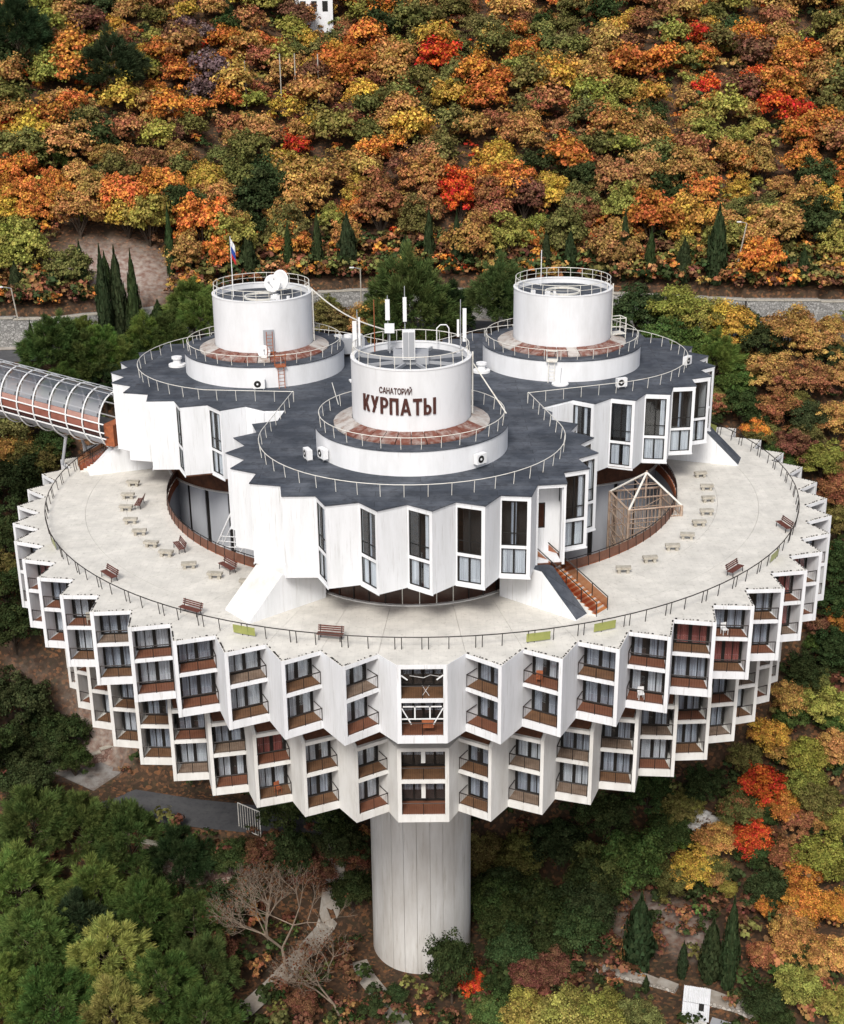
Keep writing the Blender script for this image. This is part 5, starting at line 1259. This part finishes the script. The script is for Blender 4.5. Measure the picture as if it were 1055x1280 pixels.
PINES = [[-42.9,3.4,3.66,'green'],[-37.8,4.3,3.34,'green'],[-32.7,3.6,3.69,'green'],[-27.2,2.6,3.33,'dark'],[-43.0,-4.1,3.67,'light'],[-35.3,-3.8,3.53,'light'],[-29.0,-6.2,3.64,'green'],[-24.3,-6.2,3.16,'green'],[-31.6,-13.1,3.63,'golden'],[-38.7,-12.6,3.79,'light'],[-22.4,-12.6,3.03,'green'],[-25.8,-16.3,3.41,'green'],[-35.7,-19.0,3.64,'green'],[-29.8,-19.6,3.48,'golden'],[-21.6,-18.5,3.06,'green'],[-40.4,-18.0,3.05,'light'],[-35.5,-9.2,3.24,'dark'],[-31.4,60.8,3.29,'light'],[-34.1,52.9,2.54,'green'],[-42.8,47.0,3.09,'green'],[-47.6,46.4,3.27,'green'],[-39.2,48.3,2.7,'light'],[-35.3,50.1,2.93,'green'],[-40.9,45.6,2.67,'dark'],[-45.2,43.8,2.85,'green'],[-1.3,60.1,5.69,'green'],[10.5,61.3,3.95,'green'],[38.3,48.6,2.92,'light'],[-49.6,107.0,4.64,'dark'],[-65.8,111.6,4.43,'dark'],[12.5,61.7,2.65,'dark'],[-19.9,65.3,2.25,'green'],[-55.6,87.4,2.41,'green'],[3.7,61.6,3.09,'dark']]
CYPRESS = [[-46.5,60.0,7.1,0.66],[-42.8,60.1,12.8,0.77],[-41.3,58.6,12.3,0.88],[-39.1,63.1,11.9,0.67],[-40.0,62.6,5.7,0.95],[-35.4,68.3,10.5,0.57],[-36.4,64.3,5.0,0.96],[-43.5,57.8,5.5,0.44],[-51.4,51.7,4.6,0.42],[-19.3,74.1,8.1,0.53],[-15.1,72.7,8.3,0.64],[-10.8,73.2,7.9,1.28],[1.2,74.8,8.4,0.59],[5.2,72.7,7.8,0.58],[-2.4,75.0,4.7,1.06],[18.0,71.9,5.8,0.58],[21.4,71.6,6.9,0.81],[28.9,68.7,8.7,0.51],[32.5,67.9,6.6,0.63],[37.0,66.9,5.6,1.02],[41.3,65.9,9.5,1.24],[50.5,64.8,5.1,0.45],[53.1,64.8,5.3,0.84],[-34.2,133.9,3.3,1.29],[22.0,-8.2,9.3,1.42],[30.3,-12.6,10.7,0.8],[28.8,-11.2,7.4,1.06],[26.2,-10.2,4.5,0.49],[22.3,-11.6,2.2,0.33],[-55.0,57.8,4.9,0.98],[-24.8,71.4,6.9,1.15]]
BLOBS = [[-66.4,110.0,4.9,'dark green'],[-33.0,124.0,3.1,'dark green'],[-60.5,109.3,4.1,'yellow-green'],[-62.8,101.7,4.4,'ochre'],[-56.8,103.6,4.0,'orange'],[-39.5,116.0,5.4,'orange'],[-39.1,107.2,4.1,'orange'],[-35.0,113.1,3.3,'purplish bare'],[-39.1,124.4,4.8,'purplish bare'],[-44.6,124.4,3.4,'purplish bare'],[-46.7,119.9,2.5,'golden yellow'],[-26.2,116.3,4.2,'rust brown'],[-17.2,122.5,5.2,'golden yellow'],[-12.3,121.2,5.1,'orange'],[-7.7,128.0,3.5,'orange'],[-8.6,111.1,4.1,'orange'],[-51.7,96.3,4.7,'yellow-green'],[-56.9,91.2,3.4,'golden yellow'],[-46.2,92.2,3.8,'ochre'],[-60.5,85.1,4.2,'orange'],[-56.1,78.1,4.4,'orange'],[-49.4,83.3,4.5,'ochre'],[-49.4,76.6,3.6,'ochre'],[-58.0,73.6,3.6,'orange'],[-34.4,100.3,5.6,'olive'],[-28.5,97.9,5.5,'olive'],[-29.4,88.4,4.6,'olive'],[-23.8,89.6,4.3,'dark green'],[-21.8,100.5,2.9,'scarlet'],[-24.7,82.8,3.7,'dark green'],[-37.8,83.8,3.7,'ochre'],[-39.1,76.9,3.6,'yellow-green'],[-30.8,74.7,3.6,'yellow-green'],[-54.1,66.3,5.6,'yellow-green'],[-50.1,67.4,2.5,'orange'],[-16.9,93.2,3.4,'scarlet'],[-14.1,80.6,3.3,'scarlet'],[-10.7,94.2,4.7,'ochre'],[-5.7,94.2,4.7,'orange'],[-0.7,96.7,3.1,'rust brown'],[-1.3,90.0,3.8,'ochre'],[-9.1,83.1,3.8,'ochre'],[-4.1,81.2,3.7,'rust brown'],[5.1,131.5,8.0,'olive'],[10.3,120.7,5.1,'olive'],[17.7,119.5,6.5,'yellow-green'],[25.2,127.0,6.1,'olive'],[17.7,108.5,4.9,'olive'],[10.6,111.9,4.6,'orange'],[28.9,115.8,5.4,'ochre'],[31.9,106.4,4.9,'yellow-green'],[24.7,99.2,4.4,'olive'],[7.0,99.2,4.0,'ochre'],[13.4,96.0,3.1,'golden yellow'],[53.0,110.1,3.3,'scarlet'],[59.2,101.0,3.2,'scarlet'],[48.2,107.2,2.3,'scarlet'],[57.2,116.7,5.0,'orange'],[64.8,111.8,3.3,'ochre'],[66.7,104.8,3.2,'olive'],[43.1,112.1,4.6,'yellow-green'],[43.0,102.6,4.0,'ochre'],[58.6,92.2,4.3,'orange'],[53.2,89.7,4.6,'orange'],[61.2,87.5,4.3,'orange'],[64.2,94.4,3.1,'orange'],[21.2,87.7,4.6,'dark green'],[14.2,92.5,3.1,'yellow-green'],[39.6,89.1,2.7,'dark green'],[37.8,80.0,3.5,'dark green'],[31.1,84.4,3.8,'rust brown'],[25.5,79.3,3.7,'rust brown'],[47.3,98.0,3.9,'yellow-green'],[44.4,86.7,3.3,'ochre'],[51.4,80.5,3.3,'olive'],[58.8,80.9,3.9,'dark green'],[58.4,75.1,3.2,'dark green'],[53.5,68.8,3.1,'yellow-green'],[6.2,93.7,2.8,'rust brown'],[5.6,86.8,3.0,'scarlet'],[8.9,84.0,3.3,'ochre'],[13.4,78.0,3.2,'yellow-green'],[8.6,75.7,3.2,'ochre'],[20.1,73.5,3.2,'olive'],[34.5,69.9,2.8,'orange'],[31.1,69.9,2.3,'scarlet'],[38.6,66.8,2.2,'orange'],[-16.9,72.0,2.9,'scarlet'],[-19.7,73.9,2.6,'orange'],[-5.4,73.8,3.2,'ochre']]
for x, y, rad, col in DEC:
    big = x > 28 and y < 50
    put_tree(x, y, rad*(.92 if big else 1.12), col, near=(y < 62), low=True)
    if big: put_tree(x+random.uniform(-2.6, 2.6), y-random.uniform(.6, 2.2), rad*random.uniform(.55, .8), random.choice(['olive', 'mid green', 'dark green', 'yellow-green', 'rust brown', 'orange', 'ochre']), near=True, low=True)
for x, y, rad, col in [(-15.5, 6.5, 3.4, 'dark green'), (-20.5, 1.5, 2.6, 'dark green'), (-11, 5.5, 2.8, 'dark green'), (-8.5, 3.5, 2.0, 'russet brown'), (-24, -2.5, 3.0, 'dark green'), (-22.5, -8, 2.4, 'russet brown'),
        (8.5, 3.5, 3.3, 'dark green'), (12.5, -.5, 3.2, 'dark green'), (17.5, -1.5, 2.8, 'dark green'), (8.2, -1.2, 2.6, 'dark green'), (13.5, -5.5, 2.4, 'dark green'), (10.5, -9.5, 2.0, 'russet brown'), (19.5, 4.5, 3.2, 'olive'), (24, 5.0, 2.6, 'dark green'),
        (-47, 12.5, 2.6, 'dark green'), (-50, 9, 3.0, 'dark green'), (-44, 7.5, 2.6, 'dark green'), (-52, 20, 2.8, 'dark green'), (-49, 24, 2.6, 'olive'), (-54, 27, 3, 'dark green'), (-5.6, -12.6, 1.3, 'dark green'), (5.8, -13.6, 1.8, 'mid green'), (-12.5, -13.0, 1.6, 'russet brown')]: put_tree(x, y, rad, col, near=True, low=True)
for x, y, rad, col in PINES: put_tree(x, y, rad, col, 'pine')
for x, y, rad, col in [[27.1, 58.8, 2.18, 'mid green'], [31.3, 57.9, 2.39, 'mid green'], [36.0, 55.9, 2.58, 'yellow-green'], [40.5, 55.1, 2.36, 'mid green'], [43.5, 54.0, 2.13, 'dark green'], [50.2, 53.0, 2.12, 'ochre'], [54.4, 53.2, 2.12, 'ochre'], [19.9, 69.0, 2.06, 'mid green'], [-13.5, 70.2, 1.85, 'olive']]: put_tree(x, y, rad, col, near=True, low=True)
for x, y, rad, col in [[-46.7, 48.0, 2.89, 'green'], [-44.2, 50.7, 2.09, 'light'], [-36.1, 51.4, 2.95, 'light'], [-33.3, 51.5, 2.96, 'green'], [-29.8, 56.5, 2.59, 'light'], [-32.7, 57.6, 2.17, 'green'], [-38.4, 48.7, 2.5, 'green'], [-41.4, 49.0, 2.71, 'light'], [14.2, 61.4, 2.43, 'green'], [-5.2, 63.7, 2.68, 'green']]: put_tree(x, y, rad, col, 'pine')
# cypresses
def cyp_mesh(seed, n=2600):
    r = np.random.default_rng(seed); z = r.random(n)**.9; prof = np.sin(np.clip(z*1.02+.06, 0, 1)*PI)**.55*(1-z*.55)*1.12
    a = r.random(n)*2*PI; rr_ = prof*(.55+.55*r.random(n))*(1+.20*np.sin(a*3+z*14+seed)); P = np.stack([rr_*np.cos(a), rr_*np.sin(a), z], 1)
    C = P.copy(); nn = unit(np.stack([np.cos(a), np.sin(a), np.full(n, .5)], 1)+r.normal(size=(n, 3))*.4)
    t = unit(np.cross(nn, np.array([0, 0, 1.0]))); up = np.array([[0, 0, 1.0]]); s = (.10+.06*r.random(n))[:, None]; hz = (.018+.016*r.random(n))[:, None]
    V = np.stack([C-t*s, C+t*s, C+t*s*.3+up*hz*1.6+nn*.04, C-t*s*.3+up*hz*1.6+nn*.04], 1).reshape(-1, 3)
    var = np.stack([r.random(n), np.clip(.5+.28*r.normal(size=n), 0, 1), np.zeros(n)], 1); return leaf_mesh('crown', V, var, M['needle'])
CYPM = [cyp_mesh(i) for i in range(3)]
for i, (x, y, h, rd) in enumerate(CYPRESS):
    if i in (1, 2, 3, 4, 6): y = float(yw(x))-(2.6 if i % 2 else 1.4); rd *= 1.15
    elif y > 50 and float(yw(x))-2.2 < y < float(yw(x))+3.2: y = float(yw(x))+3.2; h *= 1.12; rd = max(rd, .7)
    z = float(ground(x, y))-.1; t = empty('cypress_tree', (x, y, z)); c = inst('crown', CYPM[i % 3], t, (0, 0, .1), random.uniform(0, 6), (rd*1.15, rd*1.15, h)); c.color = (*hue((.034, .048, .020), 0), 1)
    inst('trunk', TRUNK, t, (0, 0, 0), 0, (.12, .12, h*.4)); u, v, dp = proj_px((x, y, z+h/2)); TREES.append((t, 'cypress', 'dark green', u, v, h*1681/dp/2, 'cypress'))
# hillside forest: individual trees with the colours they have in the photograph
placed = [(x, y) for x, y, *_ in CYPRESS]+[(x, y) for x, y, *_ in PINES]
W_ = ['ochre']*27+['orange']*19+['rust brown']*13+['olive']*12+['yellow-green']*13+['golden yellow']*11+['dark green']*5+['russet brown']*3+['scarlet']*1
hill = []
sp = 5.0; yy = 62.0; row = 0
while yy < 158:
    xx = -96.0+(row % 2)*sp/2
    while xx < 97:
        x = xx+random.uniform(-1.9, 1.9); y = yy+random.uniform(-1.8, 1.8); xx += sp*random.uniform(.88, 1.12)
        if y < float(yw(x))+3.0: continue
        if math.hypot((x+43.5)/9.5, (y-68.5)/6.8) < 1: continue
        if min(math.hypot(x-a, y-b) for a, b in placed) < 2.2: continue
        if y < float(yw(x))+6.5 and random.random() < .45: continue
        u, v, dp = proj_px((x, y, float(ground(x, y))+4)); 
        best = None
        for bx, by, br, bc in BLOBS:
            q = math.hypot(x-bx, y-by)/br
            if q < 1.0 and (best is None or q < best[0]): best = (q, bc)
        col = best[1] if best and random.random() < .70 else random.choice(W_)
        rad = random.choice([2.0, 2.3, 2.6, 2.8, 3.1, 3.5])*random.uniform(.96, 1.16)
        hill.append((x, y, rad, col, u, v))
    yy += 4.3; row += 1
inview = [h for h in hill if -40 < h[4] < 1095 and h[5] > -60]
inview.sort(key=lambda h: h[1]); NMAX = 215-len(DEC)
for x, y, rad, col, u, v in inview[:NMAX]: put_tree(x, y, rad, col, low=True)
rest = [h for h in hill if h not in inview]; top_rest = inview[NMAX:]
for _ in range(1500):      # woods beyond the frame on both sides and over the ridge
    x = random.uniform(-150, 150); y = random.uniform(-10, 190)
    if abs(x) < (y+122)*.36+6 and y < 158: continue
    if abs(y-float(yw(x))+4) < 8: continue
    rest.append((x, y, random.uniform(3.2, 5), random.choice(W_), 0, 0))
def joined(name, items, pool_seed, n, per, size, kind='stuff', sd=.82):
    Vs = []; va = []; ti = []; pool = [crown_points(pool_seed+i, n, per, .82, .32) for i in range(4)]; r = np.random.default_rng(3)
    for x, y, rad, col in items:
        P, Nn, var, _ = pool[r.integers(4)]; a = r.random()*6.28; ca, sa = math.cos(a), math.sin(a); Rm = np.array([[ca, -sa, 0], [sa, ca, 0], [0, 0, 1]])
        z = float(ground(x, y)); V = quads(P@Rm.T, Nn@Rm.T, size*(.6+.8*r.random(len(P))), r)*rad+np.array([x, y, z+1.05*rad]); Vs.append(V); va.append(var); ti.append(np.tile(np.array(hue(COL[col], random.uniform(-.15, .15))), (len(P), 1)))
    V = np.concatenate(Vs); me = leaf_mesh(name, V, np.concatenate(va), M['leaf_stuff']); at = me.attributes.new('tint', 'FLOAT_COLOR', 'POINT'); c = np.ones((len(V), 4), np.float32); c[:, :3] = np.repeat(np.concatenate(ti), 4, 0); at.data.foreach_set('color', c.ravel())
    return tag(inst(name, me), kind=kind)
joined('distant_forest', [(h[0], h[1], h[2], h[3]) for h in rest], 80, 18, 18, .14)
joined('ridge_forest', [(h[0], h[1], h[2], h[3]) for h in top_rest], 180, 54, 38, .050)
# undergrowth filling the gaps between the trees
ug = []
for _ in range(900):
    x = random.uniform(55, 85)*random.choice([-1, 1])*random.random()**.3; y = random.uniform(66, 150)
    if y > float(yw(x))+6 and not (math.hypot((x+43.5)/9.0, (y-68.5)/6.3) < 1.2): ug.append((x, y, random.uniform(1.0, 1.9), random.choice(['ochre', 'olive', 'rust brown', 'dark green', 'yellow-green', 'orange'])))
for _ in range(520):
    x = random.uniform(-30, 32); y = random.uniform(-19, 6)
    if math.hypot(x, y) < 7.5 or (x-26)**2+(y+13)**2 < 22: continue
    if float(seg_dist(np.array([x]), np.array([y]), [(-24, -20, 0), (-18.7, -13.9, 0), (-13.6, -4.3, 0), (-9.6, 4.5, 0)])[0][0]) < 2.0: continue
    if float(seg_dist(np.array([x]), np.array([y]), [(-1, -18, 0), (-4.4, -10, 0), (-7.4, -4, 0)])[0][0]) < 1.6: continue
    ug.append((x, y, random.uniform(.5, 1.3), random.choice(['dark green']*4+['russet brown']*4+['rust brown', 'olive', 'mid green'])))
while len(ug) < 4900:
    x = random.uniform(-85, 85); y = random.uniform(-30, 150)
    w_ = float(yw(x))
    if w_-10 < y < w_+.8 or math.hypot(x, y) < 9: continue
    if float(soil_patch(np.array([x]), np.array([y]))[0]) > .35: continue
    d, _ = seg_dist(np.array([x]), np.array([y]), FLAT[0][0])
    if d[0] < 4 or (x-26) **2+(y+13)**2 < 16: continue
    if min(abs(x+21-.6*(y+17)) for _ in (0,)) < 1.5 and -18 < y < 4: continue
    if y < 45: col = random.choice(['dark green']*6+['russet brown']*3+['rust brown', 'olive', 'olive'])
    else: col = random.choice(['rust brown']*3+['olive']*3+['ochre']*2+['orange', 'scarlet', 'dark green', 'dark green', 'russet brown'])
    ug.append((x, y, random.uniform(.7, 1.7), col))
while len(ug) < 5700:
    x = random.uniform(-72, 72); y = float(yw(x))+1.9+7*random.random()**1.7
    if math.hypot((x+43.5)/9.0, (y-68.5)/6.3) < 1.05 or min(math.hypot(x-a[0], y-a[1]+1) for a in CYPRESS) < 1.0: continue
    ug.append((x, y, random.uniform(.9, 1.9), random.choice(['rust brown', 'rust brown', 'orange', 'olive', 'olive', 'dark green', 'dark green', 'russet brown', 'russet brown', 'ochre'])))
joined('undergrowth', ug, 90, 8, 13, .13)
# bare trees at the lower left
def bare_tree(x, y, h, label, seed, lean=(0, 0), matn='palebark', tw=5):
    z = float(ground(x, y))-.2; t = empty('bare_tree', (x, y, z), 0, label, 'bare tree'); r = random.Random(seed); m = MB(); tips = []
    def grow(p, d, L, rad, lvl):
        q = p+d*L; m.tube(p, q, rad, 6 if lvl < 2 else 4, r2=rad*.68, cap=False)
        if lvl >= tw: tips.append(q); return
        for k in range(3):
            nd = (d*.8+Vector((r.gauss(0, .48), r.gauss(0, .48), r.gauss(.18, .25)))).normalized(); grow(q, nd, L*r.uniform(.62, .85), rad*.62, lvl+1)
    grow(Vector((0, 0, 0)), Vector((lean[0], lean[1], 1)).normalized(), h*.27, h*.014, 0)
    m.build('branches', M[matn], t)
    P = np.array([tuple(v) for v in tips[::2]]); rg = np.random.default_rng(seed); P = P+rg.normal(size=P.shape)*.35
    V = quads(P, unit(rg.normal(size=P.shape)), .07+.05*rg.random(len(P)), rg); me = leaf_mesh('leaves', V, rg.random((len(P), 3)), M['leaf']); o = inst('leaves', me, t); o.color = (.13, .055, .03, 1); tag(o, kind='stuff')
bare_tree(-14.6, -7.6, 14.5, 'large spreading bare tree with pale twigs over the footpath', 5, (-.12, .1), tw=6)
bare_tree(-17.0, -3.0, 11.5, 'second bare tree tangled behind the large one beside the footpath', 8, (-.1, .1), tw=6)
bare_tree(-8.2, -14.0, 11.5, 'leaning bare tree with a long pale trunk right of the footpath', 11, (-.4, .25), tw=6)
bare_tree(-10.5, -7.0, 6.5, 'small brown bare tree beside the foot of the concrete column', 21, (.1, .1))
# conical evergreen in front of the column
t = put_tree(2.6, -10.2, 2.4, 'dark green', near=True)
TREES[-1][0].children[0].scale = (2.4, 2.4, 4.2); TREES[-1][0].children[0].location = (0, 0, 4.6)
# rocks below the right balconies
def rock(x, y, s, label, seed):
    r = np.random.default_rng(seed); n = 40; import bmesh
    bm = bmesh.new(); bmesh.ops.create_icosphere(bm, subdivisions=3, radius=1)
    for v in bm.verts:
        p = v.co; k = 1+.22*math.sin(p.x*4+seed)*math.cos(p.y*3+seed)+.12*math.sin(p.z*9+p.x*5+seed); v.co = p*k
    me = bpy.data.meshes.new('boulder'); bm.to_mesh(me); bm.free(); me.materials.append(M['concrete']); o = inst('boulder', me, None, (x, y, float(ground(x, y))), seed, (s, s*.8, s*.6)); tag(o, label, 'boulder')
rock(31.0, 9.5, 2.2, 'grey boulder showing just below the lower right balconies', 1); rock(33.2, 8.6, 1.5, 'smaller grey boulder beside the larger one at lower right', 2)

# ------------------------------------------------------------------ labels of the trees
def where(u, v):
    hi = v < 500
    if u < 105: c = 'far left'
    elif u < 250: c = 'left of the left drum' if hi else 'on the left'
    elif u < 395: c = 'behind the left drum' if hi else 'left of the column'
    elif u < 620: c = 'behind the front drum' if hi else 'by the column'
    elif u < 790: c = 'behind the right drum' if hi else 'right of the column'
    elif u < 930: c = 'right of the right drum' if hi else 'on the right'
    else: c = 'far right'
    rows = [(45, 'at the top edge'), (100, 'high on the hillside'), (155, 'on the upper hillside'), (210, 'on the middle hillside'), (265, 'on the lower hillside'), (335, 'above the stone wall'), (430, 'around the stone wall'), (520, 'below the stone wall'), (640, 'beside the terrace'), (780, 'beside the upper balconies'), (900, 'beside the lower balconies'), (1010, 'just below the balconies'), (1110, 'at mid column height'), (1200, 'near the column foot'), (9999, 'at the bottom edge')]
    for lim, w_ in rows:
        if v < lim: return c, w_
from collections import defaultdict
G = defaultdict(list)
for T_ in TREES:
    o, kind, col, u, v, s, cat = T_; c, rw = where(u, v); G[(kind, col, c, rw)].append(T_)
NTH = ['leftmost', 'second from left', 'third from left', 'fourth from left', 'fifth from left', 'sixth from left', 'seventh from left', 'eighth from left']
KW = {'pine': 'pine tree', 'cypress': 'slender cypress', 'dec': 'tree'}; PC = {'green': 'green', 'light': 'bright green', 'dark': 'dark green', 'golden': 'golden green'}
for (kind, col, c, rw), L in G.items():
    L.sort(key=lambda t: t[3])
    for i, (o, kind, col, u, v, s, cat) in enumerate(L):
        cw = PC.get(col, col); what = cw+' '+KW[kind] if kind != 'dec' else (cw+'-leaved tree' if 'bare' not in cw else 'purplish nearly leafless tree')
        lab = what+' '+rw+', '+c
        if len(L) > 1: lab += ', '+(NTH[i] if i < len(L)-1 or i == 0 else 'rightmost')
        tag(o, lab, cat, {'pine': 'pine trees', 'cypress': 'cypress trees', 'dec': 'broadleaved trees around the building'}[kind])
print('TREES', len(TREES), 'inview', len(inview), 'rest', len(rest))
